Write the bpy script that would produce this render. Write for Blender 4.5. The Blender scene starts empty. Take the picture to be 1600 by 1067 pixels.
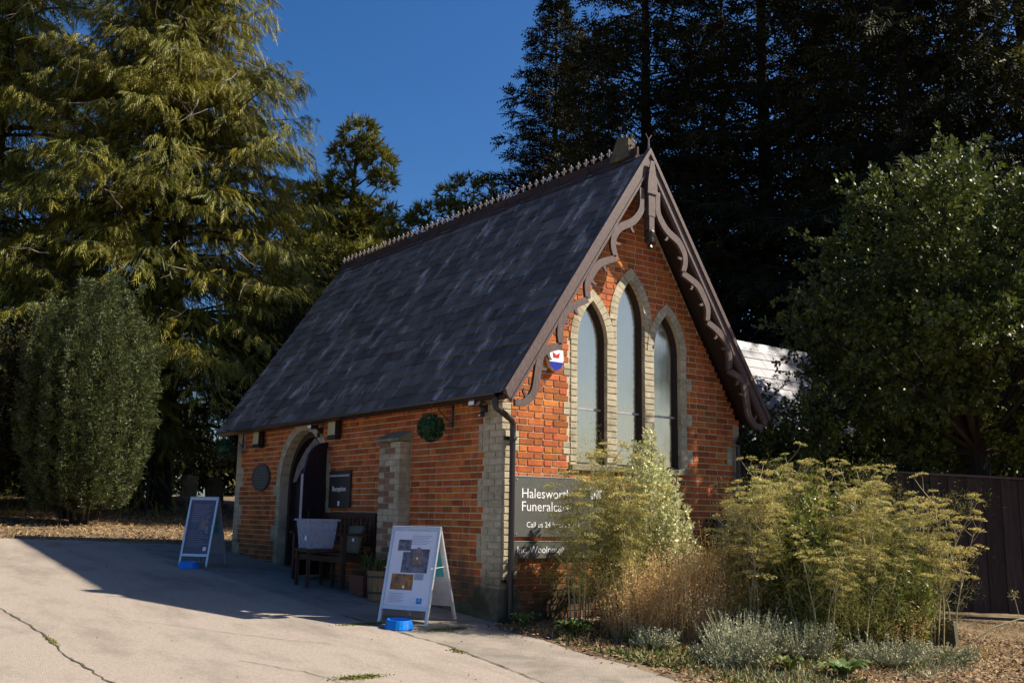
import bpy, math, random
import numpy as np
from mathutils import Vector, Matrix
random.seed(7)
rng = np.random.default_rng(7)
R = math.radians
S = bpy.context.scene
COL = S.collection

# ------------------------------------------------------------------ camera, light, exposure
cam_d = bpy.data.cameras.new('camera'); cam = bpy.data.objects.new('camera', cam_d); COL.objects.link(cam)
cam_d.sensor_width = 36.0; cam_d.lens = 1559.0 / 1600.0 * 36.0
cam_d.clip_start = 0.05; cam_d.clip_end = 2000
rt = Vector((0.7960365, -0.60503262, 0.01616842)); up = Vector((-0.11638679, -0.12680475, 0.98507597))
bk = -Vector((0.59395287, 0.78603822, 0.17135902))
m = Matrix((rt, up, bk)).transposed().to_4x4(); m.translation = Vector((-6.4538, -8.6948, 1.1099))
cam.matrix_world = m
S.camera = cam
SUN = Vector((4.97, -3.08, 5.40)).normalized()           # towards the sun
world = bpy.data.worlds.new('World'); S.world = world; world.use_nodes = True
wn = world.node_tree.nodes; wl = world.node_tree.links; wn.clear()
sky = wn.new('ShaderNodeTexSky'); sky.sky_type = 'NISHITA'; sky.sun_disc = False
sky.sun_elevation = math.asin(SUN.z); sky.sun_rotation = math.atan2(SUN.x, SUN.y)
sky.air_density = 1.0; sky.dust_density = 1.6; sky.ozone_density = 4.5; sky.altitude = 200
hs = wn.new('ShaderNodeHueSaturation'); hs.inputs['Saturation'].default_value = 1.30; hs.inputs['Value'].default_value = 1.0; hs.inputs['Hue'].default_value = 0.506
bg = wn.new('ShaderNodeBackground'); bg.inputs['Strength'].default_value = 0.062
wo = wn.new('ShaderNodeOutputWorld')
wl.new(sky.outputs[0], hs.inputs['Color']); wl.new(hs.outputs[0], bg.inputs[0]); wl.new(bg.outputs[0], wo.inputs[0])
sd = bpy.data.lights.new('sun', 'SUN'); sun = bpy.data.objects.new('sun', sd); COL.objects.link(sun)
sd.energy = 5.0; sd.angle = R(0.53); sd.color = (1.0, 0.91, 0.77)
sun.rotation_euler = SUN.to_track_quat('Z', 'Y').to_euler(); sun.location = (20, -12, 25)
S.view_settings.view_transform = 'Standard'; S.view_settings.look = 'None'
S.view_settings.gamma = 1.0; S.view_settings.use_curve_mapping = False
S.view_settings.exposure = 1.02
S.render.engine = 'CYCLES'
S.cycles.max_bounces = 6; S.cycles.diffuse_bounces = 3; S.cycles.glossy_bounces = 3
S.cycles.transmission_bounces = 4; S.cycles.transparent_max_bounces = 8

# ------------------------------------------------------------------ materials
def rgb(c): return (c[0], c[1], c[2], 1.0)
def mat(name, c1, c2=None, scale=6.0, rough=0.75, bump=0.0, bscale=40.0, spec=0.35, metal=0.0, rnd=0.0,
        c3=None, s3=1.2, t3=(0.5, 0.7), trans=0.0, coord='Object', stretch=(1, 1, 1), hue=0.0, st3=None, damp=None):
    """c1/c2 mixed by noise; rnd: brightness change per object / loose island; c3: patches from a second, larger noise."""
    M = bpy.data.materials.new(name); M.use_nodes = True
    N = M.node_tree.nodes; L = M.node_tree.links; N.clear()
    out = N.new('ShaderNodeOutputMaterial'); P = N.new('ShaderNodeBsdfPrincipled')
    P.inputs['Roughness'].default_value = rough; P.inputs['Specular IOR Level'].default_value = spec
    P.inputs['Metallic'].default_value = metal
    if coord == 'World':
        tc = N.new('ShaderNodeNewGeometry'); vec = tc.outputs['Position']
    else:
        tc = N.new('ShaderNodeTexCoord'); vec = tc.outputs[coord]
    if stretch != (1, 1, 1):
        mp = N.new('ShaderNodeMapping'); mp.inputs['Scale'].default_value = stretch
        L.new(vec, mp.inputs['Vector']); vec = mp.outputs[0]
    col = None
    if c2 is None: c2 = tuple(v * 0.8 for v in c1)
    nz = N.new('ShaderNodeTexNoise'); nz.inputs['Scale'].default_value = scale; nz.inputs['Detail'].default_value = 5
    nz.inputs['Roughness'].default_value = 0.65
    L.new(vec, nz.inputs['Vector'])
    cr = N.new('ShaderNodeMapRange'); cr.inputs['From Min'].default_value = 0.33; cr.inputs['From Max'].default_value = 0.67
    L.new(nz.outputs['Fac'], cr.inputs['Value'])
    mx = N.new('ShaderNodeMix'); mx.data_type = 'RGBA'
    mx.inputs['A'].default_value = rgb(c1); mx.inputs['B'].default_value = rgb(c2)
    L.new(cr.outputs[0], mx.inputs['Factor']); col = mx.outputs['Result']
    if c3 is not None:
        n3 = N.new('ShaderNodeTexNoise'); n3.inputs['Scale'].default_value = s3; n3.inputs['Detail'].default_value = 6
        n3.inputs['Roughness'].default_value = 0.7
        v3 = vec
        if st3 is not None:
            mp3 = N.new('ShaderNodeMapping'); mp3.inputs['Scale'].default_value = st3; L.new(vec, mp3.inputs['Vector']); v3 = mp3.outputs[0]
        L.new(v3, n3.inputs['Vector'])
        m3 = N.new('ShaderNodeMapRange'); m3.inputs['From Min'].default_value = t3[0]; m3.inputs['From Max'].default_value = t3[1]
        L.new(n3.outputs['Fac'], m3.inputs['Value'])
        x3 = N.new('ShaderNodeMix'); x3.data_type = 'RGBA'; x3.inputs['B'].default_value = rgb(c3)
        L.new(m3.outputs[0], x3.inputs['Factor']); L.new(col, x3.inputs['A']); col = x3.outputs['Result']
    if damp is not None:                                    # algae and damp that climb unevenly from the ground
        gp = N.new('ShaderNodeNewGeometry'); sx = N.new('ShaderNodeSeparateXYZ'); L.new(gp.outputs['Position'], sx.inputs[0])
        nd = N.new('ShaderNodeTexNoise'); nd.inputs['Scale'].default_value = 2.2; nd.inputs['Detail'].default_value = 6; L.new(gp.outputs['Position'], nd.inputs['Vector'])
        hh = N.new('ShaderNodeMath'); hh.operation = 'MULTIPLY_ADD'; hh.inputs[1].default_value = -2.6; L.new(nd.outputs['Fac'], hh.inputs[0]); L.new(sx.outputs['Z'], hh.inputs[2])
        dm = N.new('ShaderNodeMapRange'); dm.inputs['From Min'].default_value = -.35; dm.inputs['From Max'].default_value = -1.35; L.new(hh.outputs[0], dm.inputs['Value'])
        xd = N.new('ShaderNodeMix'); xd.data_type = 'RGBA'; xd.inputs['B'].default_value = rgb(damp); L.new(dm.outputs[0], xd.inputs['Factor']); L.new(col, xd.inputs['A']); col = xd.outputs['Result']
    if rnd > 0:
        oi = N.new('ShaderNodeObjectInfo'); ge = N.new('ShaderNodeNewGeometry')
        ad = N.new('ShaderNodeMath'); ad.operation = 'ADD'; L.new(oi.outputs['Random'], ad.inputs[0]); L.new(ge.outputs['Random Per Island'], ad.inputs[1])
        fr = N.new('ShaderNodeMath'); fr.operation = 'FRACT'; L.new(ad.outputs[0], fr.inputs[0])
        mr = N.new('ShaderNodeMapRange'); mr.inputs['To Min'].default_value = 1 - rnd; mr.inputs['To Max'].default_value = 1 + rnd
        L.new(fr.outputs[0], mr.inputs['Value'])
        hv = N.new('ShaderNodeHueSaturation'); L.new(mr.outputs[0], hv.inputs['Value']); L.new(col, hv.inputs['Color'])
        if hue:
            f2 = N.new('ShaderNodeMath'); f2.operation = 'MULTIPLY'; f2.inputs[1].default_value = 7.31; L.new(ad.outputs[0], f2.inputs[0])
            f3 = N.new('ShaderNodeMath'); f3.operation = 'FRACT'; L.new(f2.outputs[0], f3.inputs[0])
            hr = N.new('ShaderNodeMapRange'); hr.inputs['To Min'].default_value = 0.5 - hue; hr.inputs['To Max'].default_value = 0.5 + hue
            L.new(f3.outputs[0], hr.inputs['Value']); L.new(hr.outputs[0], hv.inputs['Hue'])
        col = hv.outputs[0]
    L.new(col, P.inputs['Base Color'])
    if bump > 0:
        nb = N.new('ShaderNodeTexNoise'); nb.inputs['Scale'].default_value = bscale; nb.inputs['Detail'].default_value = 4
        L.new(vec, nb.inputs['Vector'])
        b = N.new('ShaderNodeBump'); b.inputs['Strength'].default_value = bump; b.inputs['Distance'].default_value = 0.01
        L.new(nb.outputs['Fac'], b.inputs['Height']); L.new(b.outputs[0], P.inputs['Normal'])
    if trans > 0:
        T = N.new('ShaderNodeBsdfTranslucent'); ms = N.new('ShaderNodeMixShader'); ms.inputs[0].default_value = trans
        L.new(col, T.inputs['Color']); L.new(P.outputs[0], ms.inputs[1]); L.new(T.outputs[0], ms.inputs[2]); L.new(ms.outputs[0], out.inputs[0])
    else:
        L.new(P.outputs[0], out.inputs[0])
    return M

M = {}
M['brick'] = mat('brick', (0.46, 0.130, 0.024), (0.32, 0.074, 0.016), 9, 0.85, 0.5, 60, rnd=0.34, hue=0.010, c3=(0.15, 0.048, 0.022), s3=1.6, t3=(0.54, 0.78), coord='World', damp=(0.085, 0.050, 0.026))
M['mortar'] = mat('mortar', (0.60, 0.49, 0.33), (0.46, 0.37, 0.24), 12, 0.95, 0.6, 90, coord='World', c3=(0.20, 0.16, 0.11), s3=1.6, t3=(0.55, 0.8), damp=(0.10, 0.085, 0.055))
M['pinkbrick'] = mat('weathered_red_brick', (0.30, 0.165, 0.105), (0.20, 0.105, 0.065), 9, 0.85, 0.5, 60, rnd=0.25, coord='World', c3=(0.12, 0.085, 0.06), s3=2.0, t3=(0.55, 0.8), damp=(0.085, 0.06, 0.03))
M['mortar2'] = mat('cream_mortar', (0.34, 0.30, 0.22), (0.26, 0.23, 0.17), 12, 0.95, 0.6, 90, coord='World')
M['cream'] = mat('cream_brick', (0.49, 0.43, 0.30), (0.34, 0.29, 0.195), 14, 0.85, 0.5, 70, rnd=0.14, coord='World', c3=(0.16, 0.14, 0.085), s3=2.6, t3=(0.50, 0.76), damp=(0.095, 0.085, 0.045))
M['stone'] = mat('stone', (0.30, 0.27, 0.20), (0.18, 0.165, 0.11), 9, 0.9, 0.6, 50, coord='World', c3=(0.07, 0.075, 0.035), s3=3, t3=(0.5, 0.7), damp=(0.045, 0.045, 0.024))
M['lichenstone'] = mat('lichen_stone', (0.13, 0.115, 0.075), (0.06, 0.052, 0.036), 14, 0.9, 0.8, 40, coord='World', c3=(0.24, 0.17, 0.03), s3=6, t3=(0.52, 0.65))
M['slate'] = mat('slate', (0.118, 0.105, 0.094), (0.064, 0.056, 0.051), 5, 0.62, 0.5, 45, spec=0.30, rnd=0.42, coord='World', c3=(0.33, 0.31, 0.29), s3=1.3, t3=(0.54, 0.68), st3=(1.0, 3.6, 1.0))
M['slate2'] = mat('glare_slate', (0.25, 0.24, 0.26), (0.18, 0.175, 0.20), 5, 0.34, 0.2, 45, spec=0.6, rnd=0.12, coord='World')  # same slate as the chapel, coloured paler to carry the sun glare
M['tilewood'] = mat('ridge_clay', (0.045, 0.022, 0.018), (0.028, 0.016, 0.014), 9, 0.8, 0.4, 50, rnd=0.25, coord='World', c3=(0.12, 0.10, 0.05), s3=3, t3=(0.62, 0.8))
M['paint'] = mat('brown_paint', (0.125, 0.085, 0.076), (0.060, 0.038, 0.034), 18, 0.55, 0.35, 60, coord='World', stretch=(3, 3, 1), c3=(0.26, 0.22, 0.20), s3=9, t3=(0.62, 0.8))
M['darkpaint'] = mat('dark_brown_paint', (0.045, 0.026, 0.022), (0.03, 0.018, 0.016), 12, 0.5, 0.2, 50, coord='World')
M['black'] = mat('black_iron', (0.018, 0.015, 0.016), (0.026, 0.020, 0.020), 8, 0.38, 0.1, 60, spec=0.5)
M['doorwood'] = mat('black_door_paint', (0.016, 0.012, 0.020), (0.024, 0.018, 0.026), 10, 0.45, 0.15, 40, coord='World', stretch=(6, 6, 1))
M['trim'] = mat('pale_trim', (0.36, 0.34, 0.36), (0.28, 0.26, 0.28), 12, 0.6)
M['archboard'] = mat('arch_board_paint', (0.20, 0.185, 0.19), (0.12, 0.11, 0.115), 9, 0.7)
M['signgrey'] = mat('sign_grey', (0.105, 0.108, 0.098), (0.09, 0.092, 0.085), 3, 0.4, 0, spec=0.45)
M['signdark'] = mat('sign_dark', (0.040, 0.042, 0.036), (0.032, 0.034, 0.03), 3, 0.4)
M['white'] = mat('white_lettering', (0.82, 0.82, 0.82), (0.78, 0.78, 0.78), 3, 0.5)
M['alu'] = mat('aluminium', (0.62, 0.62, 0.64), (0.50, 0.50, 0.53), 20, 0.35, 0.05, 80, metal=0.6, spec=0.6)
M['poster'] = mat('poster_white', (0.62, 0.68, 0.80), (0.56, 0.62, 0.75), 4, 0.5)
M['posterdark'] = mat('poster_dark', (0.050, 0.045, 0.085), (0.09, 0.075, 0.10), 9, 0.3, spec=0.6)
M['photoa'] = mat('photo_print', (0.03, 0.04, 0.07), (0.20, 0.20, 0.25), 16, 0.4)
M['photob'] = mat('photo_print_warm', (0.45, 0.22, 0.04), (0.05, 0.03, 0.03), 15, 0.4)
M['photoc'] = mat('photo_print_skin', (0.16, 0.10, 0.09), (0.28, 0.18, 0.15), 20, 0.4)
M['blue'] = mat('blue_plastic', (0.010, 0.22, 0.72), (0.008, 0.18, 0.62), 5, 0.3, spec=0.5)
M['blueprint'] = mat('blue_print', (0.02, 0.25, 0.65), None, 5, 0.5)
M['greyprint'] = mat('grey_print', (0.30, 0.34, 0.48), None, 5, 0.5)
M['greyprint2'] = mat('pale_print', (0.22, 0.20, 0.28), None, 5, 0.5)
M['teal'] = mat('teal_print', (0.05, 0.38, 0.42), None, 5, 0.5)
M['wood'] = mat('dark_bench_wood', (0.050, 0.022, 0.014), (0.028, 0.012, 0.009), 14, 0.5, 0.3, 50, stretch=(1, 6, 6))
M['plank'] = mat('fence_wood', (0.060, 0.040, 0.033), (0.032, 0.021, 0.018), 5, 0.85, 0.5, 60, rnd=0.30, coord='World', stretch=(6, 6, 0.7))
M['barrel'] = mat('barrel_wood', (0.26, 0.17, 0.08), (0.16, 0.10, 0.05), 10, 0.7, 0.3, 40, stretch=(5, 5, 1))
M['terra'] = mat('terracotta', (0.20, 0.07, 0.04), (0.12, 0.045, 0.03), 10, 0.8, 0.3, 50)
M['concrete'] = mat('drive_concrete', (0.385, 0.325, 0.265), (0.275, 0.230, 0.187), 38, 0.92, 1.0, 160, coord='World', c3=(0.190, 0.160, 0.130), s3=0.8, t3=(0.48, 0.72), st3=(1.5, .55, 1))
M['patch'] = mat('apron_asphalt', (0.30, 0.255, 0.205), (0.20, 0.17, 0.14), 2.2, 0.92, 1.0, 90, coord='World', c3=(0.135, 0.12, 0.09), s3=1.3, t3=(0.5, 0.7))
M['crack'] = mat('crack_dirt', (0.10, 0.085, 0.055), (0.05, 0.045, 0.03), 20, 0.95, coord='World')
M['soil'] = mat('soil', (0.13, 0.085, 0.050), (0.060, 0.042, 0.026), 4, 0.95, 1.0, 40, coord='World', c3=(0.22, 0.155, 0.085), s3=1.4, t3=(0.45, 0.65))
M['dry'] = mat('dry_blades', (0.46, 0.33, 0.15), (0.30, 0.20, 0.09), 3, 0.8, rnd=0.35, trans=0.25, coord='World')
M['straw'] = mat('straw_stems', (0.72, 0.54, 0.27), (0.55, 0.33, 0.12), 2.5, 0.8, rnd=0.30, hue=0.015, trans=0.35, coord='World')
M['leaflitter'] = mat('leaf_litter', (0.36, 0.24, 0.12), (0.20, 0.11, 0.05), 5, 0.85, rnd=0.4, coord='World')
M['bark'] = mat('bark', (0.055, 0.042, 0.034), (0.028, 0.021, 0.018), 8, 0.9, 0.8, 20, coord='World', stretch=(3, 3, 0.6))
M['deadtwig'] = mat('dead_twig', (0.34, 0.28, 0.22), (0.22, 0.18, 0.14), 8, 0.8, coord='World')
M['cypress'] = mat('cypress_leaf', (0.255, 0.215, 0.024), (0.095, 0.115, 0.018), 0.6, 0.55, spec=0.3, rnd=0.40, hue=0.018, trans=0.25, coord='World', c3=(0.17, 0.075, 0.025), s3=0.9, t3=(0.62, 0.74))
M['yew'] = mat('yew_leaf', (0.120, 0.138, 0.040), (0.036, 0.050, 0.018), 3.5, 0.5, spec=0.3, rnd=0.60, hue=0.012, trans=0.15, coord='World')
M['pine'] = mat('pine_leaf', (0.215, 0.195, 0.028), (0.080, 0.090, 0.016), 0.7, 0.6, spec=0.25, rnd=0.40, hue=0.02, trans=0.2, coord='World', c3=(0.15, 0.07, 0.03), s3=1.0, t3=(0.66, 0.80))
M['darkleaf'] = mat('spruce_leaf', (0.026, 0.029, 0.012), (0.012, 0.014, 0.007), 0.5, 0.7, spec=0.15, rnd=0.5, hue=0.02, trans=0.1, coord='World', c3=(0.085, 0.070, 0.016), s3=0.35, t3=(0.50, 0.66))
M['broad'] = mat('broad_leaf', (0.120, 0.140, 0.020), (0.024, 0.040, 0.008), 0.8, 0.5, spec=0.35, rnd=0.45, hue=0.02, trans=0.25, coord='World')
M['fennel'] = mat('fennel_leaf', (0.34, 0.30, 0.065), (0.16, 0.17, 0.040), 2.2, 0.7, rnd=0.35, hue=0.02, trans=0.25, coord='World')
M['umbel'] = mat('fennel_flower', (0.62, 0.50, 0.17), (0.34, 0.33, 0.10), 3, 0.8, rnd=0.35, hue=0.02, trans=0.2, coord='World')
M['stalk'] = mat('fennel_stalk', (0.36, 0.30, 0.17), (0.22, 0.21, 0.10), 3, 0.7, rnd=0.2, coord='World')
M['varieg'] = mat('variegated_leaf', (0.78, 0.75, 0.45), (0.36, 0.39, 0.15), 14, 0.5, rnd=0.35, trans=0.2, coord='World')
M['silver'] = mat('silver_leaf', (0.46, 0.44, 0.28), (0.13, 0.15, 0.07), 4, 0.8, rnd=0.3, trans=0.1, coord='World')
M['comfrey'] = mat('comfrey_leaf', (0.13, 0.19, 0.055), (0.07, 0.12, 0.03), 6, 0.5, rnd=0.3, trans=0.25, coord='World')
M['bramble'] = mat('bramble_leaf', (0.22, 0.24, 0.035), (0.08, 0.105, 0.016), 3, 0.4, spec=0.5, rnd=0.4, hue=0.015, trans=0.25, coord='World')
M['green'] = mat('herb_leaf', (0.15, 0.17, 0.04), (0.07, 0.10, 0.02), 3, 0.6, rnd=0.35, trans=0.25, coord='World')
M['box'] = mat('topiary_leaf', (0.022, 0.075, 0.022), (0.012, 0.040, 0.014), 9, 0.5, rnd=0.35, coord='World')
M['moss'] = mat('moss', (0.20, 0.20, 0.035), (0.12, 0.13, 0.03), 20, 0.95, 0.8, 60, coord='World')
M['curtain'] = mat('blind_cloth', (0.46, 0.48, 0.47), (0.20, 0.23, 0.23), 3, 0.9, coord='World', stretch=(5, 1, .6), trans=0.3)
M['room'] = mat('room_wall', (0.10, 0.12, 0.12), (0.08, 0.09, 0.09), 2, 0.9)
M['beige'] = mat('lamp_diffuser', (0.50, 0.45, 0.26), (0.40, 0.35, 0.19), 9, 0.4)
M['red'] = mat('alarm_red', (0.55, 0.03, 0.03), None, 5, 0.4)
M['alarmblue'] = mat('alarm_blue', (0.01, 0.03, 0.35), None, 5, 0.35)
M['yellow'] = mat('label_yellow', (0.65, 0.50, 0.05), None, 5, 0.5)
M['plaque'] = mat('plaque_stone', (0.060, 0.070, 0.068), (0.045, 0.052, 0.052), 14, 0.5, 0.3, 60)
M['plaqueink'] = mat('plaque_letters', (0.12, 0.15, 0.15), None, 5, 0.6)
M['picture'] = mat('picture_art', (0.07, 0.08, 0.05), (0.13, 0.12, 0.09), 10, 0.4)
M['frameolive'] = mat('picture_frame_wood', (0.10, 0.10, 0.06), (0.07, 0.07, 0.04), 10, 0.5)
M['clothes'] = mat('folded_paper', (0.30, 0.27, 0.26), (0.05, 0.10, 0.22), 9, 0.8)
def mk_plain(name, build):
    Mx = bpy.data.materials.new(name); Mx.use_nodes = True
    N = Mx.node_tree.nodes; L = Mx.node_tree.links; N.clear(); out = N.new('ShaderNodeOutputMaterial'); build(N, L, out); return Mx
def _glass(N, L, out):
    t = N.new('ShaderNodeBsdfTransparent'); t.inputs[0].default_value = (0.74, 0.84, 0.84, 1)
    g = N.new('ShaderNodeBsdfGlossy'); g.inputs['Roughness'].default_value = 0.16; g.inputs[0].default_value = (0.74, 0.67, 0.53, 1)
    nz = N.new('ShaderNodeTexNoise'); nz.inputs['Scale'].default_value = 2.0; tc = N.new('ShaderNodeTexCoord'); L.new(tc.outputs['Object'], nz.inputs['Vector'])
    b = N.new('ShaderNodeBump'); b.inputs['Strength'].default_value = 0.25; b.inputs['Distance'].default_value = 0.02; L.new(nz.outputs['Fac'], b.inputs['Height']); L.new(b.outputs[0], g.inputs['Normal'])
    f = N.new('ShaderNodeLayerWeight'); f.inputs['Blend'].default_value = 0.35
    mr = N.new('ShaderNodeMapRange'); mr.inputs['To Min'].default_value = 0.10; mr.inputs['To Max'].default_value = 0.62
    L.new(f.outputs['Fresnel'], mr.inputs['Value'])
    ms = N.new('ShaderNodeMixShader'); L.new(mr.outputs[0], ms.inputs[0]); L.new(t.outputs[0], ms.inputs[1]); L.new(g.outputs[0], ms.inputs[2]); L.new(ms.outputs[0], out.inputs[0])
M['glass'] = mk_plain('window_glass', _glass)
def _tub(N, L, out):
    t = N.new('ShaderNodeBsdfTransparent'); t.inputs[0].default_value = (0.80, 0.84, 0.92, 1)
    P = N.new('ShaderNodeBsdfPrincipled'); P.inputs['Base Color'].default_value = (0.52, 0.56, 0.66, 1); P.inputs['Roughness'].default_value = 0.25
    nz = N.new('ShaderNodeTexNoise'); nz.inputs['Scale'].default_value = 7
    mr = N.new('ShaderNodeMapRange'); mr.inputs['To Min'].default_value = 0.22; mr.inputs['To Max'].default_value = 0.62; L.new(nz.outputs['Fac'], mr.inputs['Value'])
    ms = N.new('ShaderNodeMixShader'); L.new(mr.outputs[0], ms.inputs[0]); L.new(t.outputs[0], ms.inputs[1]); L.new(P.outputs[0], ms.inputs[2]); L.new(ms.outputs[0], out.inputs[0])
M['tub'] = mk_plain('clear_plastic', _tub)

# ------------------------------------------------------------------ object helpers
def mesh(name, verts, faces, mt, smooth=False):
    me = bpy.data.meshes.new(name); me.from_pydata([tuple(map(float, v)) for v in verts], [], faces); me.update()
    if mt is not None: me.materials.append(M[mt] if isinstance(mt, str) else mt)
    if smooth: me.polygons.foreach_set('use_smooth', [True] * len(me.polygons))
    return me
def link(name, me, parent=None, loc=(0, 0, 0), rot=None):
    o = bpy.data.objects.new(name, me); COL.objects.link(o); o.location = loc
    if rot is not None: o.rotation_euler = rot
    if parent is not None: o.parent = parent
    return o
def thing(name, label, cat, loc=(0, 0, 0), rot=(0, 0, 0), group=None):
    o = bpy.data.objects.new(name, None); COL.objects.link(o); o.location = loc; o.rotation_euler = rot
    o.empty_display_size = 0.2
    tag(o, label, cat, group); return o
def tag(o, label=None, cat=None, group=None, kind=None):
    if label: o['label'] = label
    if cat: o['category'] = cat
    if group: o['group'] = group
    if kind: o['kind'] = kind
    return o
class MB:
    def __init__(s): s.v = []; s.f = []
    def box(s, x0, x1, y0, y1, z0, z1, mtx=None):
        n = len(s.v)
        p = [(x0, y0, z0), (x1, y0, z0), (x1, y1, z0), (x0, y1, z0), (x0, y0, z1), (x1, y0, z1), (x1, y1, z1), (x0, y1, z1)]
        if mtx is not None: p = [tuple(mtx @ Vector(q)) for q in p]
        s.v += p
        s.f += [tuple(n + i for i in q) for q in ((0, 3, 2, 1), (4, 5, 6, 7), (0, 1, 5, 4), (1, 2, 6, 5), (2, 3, 7, 6), (3, 0, 4, 7))]
        return s
    def hexa(s, p):
        n = len(s.v); s.v += [tuple(q) for q in p]
        s.f += [tuple(n + i for i in q) for q in ((0, 3, 2, 1), (4, 5, 6, 7), (0, 1, 5, 4), (1, 2, 6, 5), (2, 3, 7, 6), (3, 0, 4, 7))]
        return s
    def prism(s, poly, axis, a, b):
        """poly: 2-D outline; axis 'x','y','z' is the direction of extrusion from a to b."""
        n = len(s.v); k = len(poly)
        def P(u, v, t): return {'x': (t, u, v), 'y': (u, t, v), 'z': (u, v, t)}[axis]
        s.v += [P(u, v, a) for u, v in poly] + [P(u, v, b) for u, v in poly]
        s.f.append(tuple(range(n, n + k))); s.f.append(tuple(range(n + 2 * k - 1, n + k - 1, -1)))
        s.f += [(n + i, n + k + i, n + k + (i + 1) % k, n + (i + 1) % k) for i in range(k)]
        return s
    def tube(s, pts, rad, k=6, cap=True):
        pts = [Vector(p) for p in pts]; n0 = len(s.v)
        if not hasattr(rad, '__len__'): rad = [rad] * len(pts)
        for i, p in enumerate(pts):
            d = (pts[min(i + 1, len(pts) - 1)] - pts[max(i - 1, 0)]).normalized()
            a = Vector((0, 0, 1)) if abs(d.z) < 0.9 else Vector((1, 0, 0))
            u = d.cross(a).normalized(); w = d.cross(u)
            for j in range(k):
                t = 2 * math.pi * j / k
                s.v.append(tuple(p + (u * math.cos(t) + w * math.sin(t)) * rad[i]))
        for i in range(len(pts) - 1):
            for j in range(k):
                a = n0 + i * k + j; b = n0 + i * k + (j + 1) % k
                s.f.append((a, b, b + k, a + k))
        if cap:
            s.f.append(tuple(range(n0 + k - 1, n0 - 1, -1))); e = n0 + (len(pts) - 1) * k; s.f.append(tuple(range(e, e + k)))
        return s
    def lathe(s, prof, c=(0, 0, 0), k=12):
        n0 = len(s.v)
        for r, z in prof:
            for j in range(k):
                t = 2 * math.pi * j / k; s.v.append((c[0] + r * math.cos(t), c[1] + r * math.sin(t), c[2] + z))
        for i in range(len(prof) - 1):
            for j in range(k):
                a = n0 + i * k + j; b = n0 + i * k + (j + 1) % k; s.f.append((a, b, b + k, a + k))
        s.f.append(tuple(range(n0 + k - 1, n0 - 1, -1))); e = n0 + (len(prof) - 1) * k; s.f.append(tuple(range(e, e + k)))
        return s
    def mesh(s, name, mt, smooth=False): return mesh(name, s.v, s.f, mt, smooth)
    def put(s, name, mt, parent=None, loc=(0, 0, 0), rot=None, smooth=False): return link(name, s.mesh(name, mt, smooth), parent, loc, rot)

def tri_mesh(name, V, F, mt):
    """fast mesh from numpy arrays (V n x 3, F m x 3)"""
    me = bpy.data.meshes.new(name)
    me.vertices.add(len(V)); me.vertices.foreach_set('co', np.ascontiguousarray(V, dtype=np.float32).ravel())
    me.loops.add(F.size); me.loops.foreach_set('vertex_index', np.ascontiguousarray(F, dtype=np.int32).ravel())
    me.polygons.add(len(F)); me.polygons.foreach_set('loop_start', np.arange(0, F.size, 3, dtype=np.int32))
    me.update(calc_edges=True)
    me.materials.append(M[mt]); return me
def scatter(T, P, D, Sc, roll=None, upv=None):
    """copies of template T=(verts, tris), its +X along D (n x 3), at P, size Sc; returns V, F"""
    TV, TF = T; n = len(P)
    D = D / np.maximum(np.linalg.norm(D, axis=1, keepdims=True), 1e-9)
    a = np.tile(np.array([0., 0., 1.]), (n, 1)) if upv is None else upv
    bad = np.abs((D * a).sum(1)) > 0.97; a[bad] = (1, 0, 0)
    Yv = np.cross(a, D); Yv /= np.maximum(np.linalg.norm(Yv, axis=1, keepdims=True), 1e-9)
    Zv = np.cross(D, Yv)
    if roll is not None:
        c = np.cos(roll)[:, None]; s_ = np.sin(roll)[:, None]
        Yv, Zv = Yv * c + Zv * s_, -Yv * s_ + Zv * c
    Mx = np.stack([D, Yv, Zv], 2) * np.asarray(Sc).reshape(-1, 1, 1)
    V = np.einsum('nij,kj->nki', Mx, TV) + P[:, None, :]
    F = TF[None] + (np.arange(n) * len(TV))[:, None, None]
    return V.reshape(-1, 3), F.reshape(-1, 3)
def merge(parts):
    Vs, Fs, o = [], [], 0
    for V, F in parts:
        Vs.append(V); Fs.append(F + o); o += len(V)
    return np.concatenate(Vs), np.concatenate(Fs)
def unit(n):
    v = rng.normal(size=(n, 3)); return v / np.linalg.norm(v, axis=1, keepdims=True)

def gz(x, y):
    """height of the ground"""
    y = np.asarray(y, float)
    a = 0.06 * np.clip(y, -14, 14); t = np.clip(y - 14, 0, None)
    return a + 0.06 * 25 * (1 - np.exp(-t / 25.0))
def gzf(x, y): return float(gz(x, y))

# ------------------------------------------------------------------ the setting: ground, drive
xs = np.unique(np.concatenate([np.linspace(-400, -20, 12), np.arange(-20, 30.1, 0.5), np.linspace(30, 400, 12)]))
ys = np.unique(np.concatenate([np.linspace(-300, -14, 10), np.arange(-14, 40.1, 0.5), np.linspace(40, 500, 14)]))
gv = []; gf = []
for y in ys:
    for x in xs: gv.append((x, y, gzf(x, y) - 0.012))
nx = len(xs)
for j in range(len(ys) - 1):
    for i in range(nx - 1):
        a = j * nx + i; gf.append((a, a + 1, a + nx + 1, a + nx))
o = link('ground', mesh('ground', gv, gf, 'soil', True)); tag(o, kind='structure')
def sheet(name, poly, dz, mt, n=1):
    """flat outline draped on the slope (outline lies where the slope is even)"""
    v = [(x, y, gzf(x, y) + dz) for x, y in poly]
    o = link(name, mesh(name, v, [tuple(range(len(v)))], mt)); tag(o, kind='structure'); return o
sheet('drive', [(-40, -13.9), (-0.45, -13.9), (-0.42, -5), (-0.36, -3), (-1.43, -2.5), (-1.28, -1.0), (-1.36, 0.3), (-1.30, 9.15), (-1.9, 9.55), (-2.98, 9.95), (-6, 10.6), (-40, 12)], 0.0, 'concrete')
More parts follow.
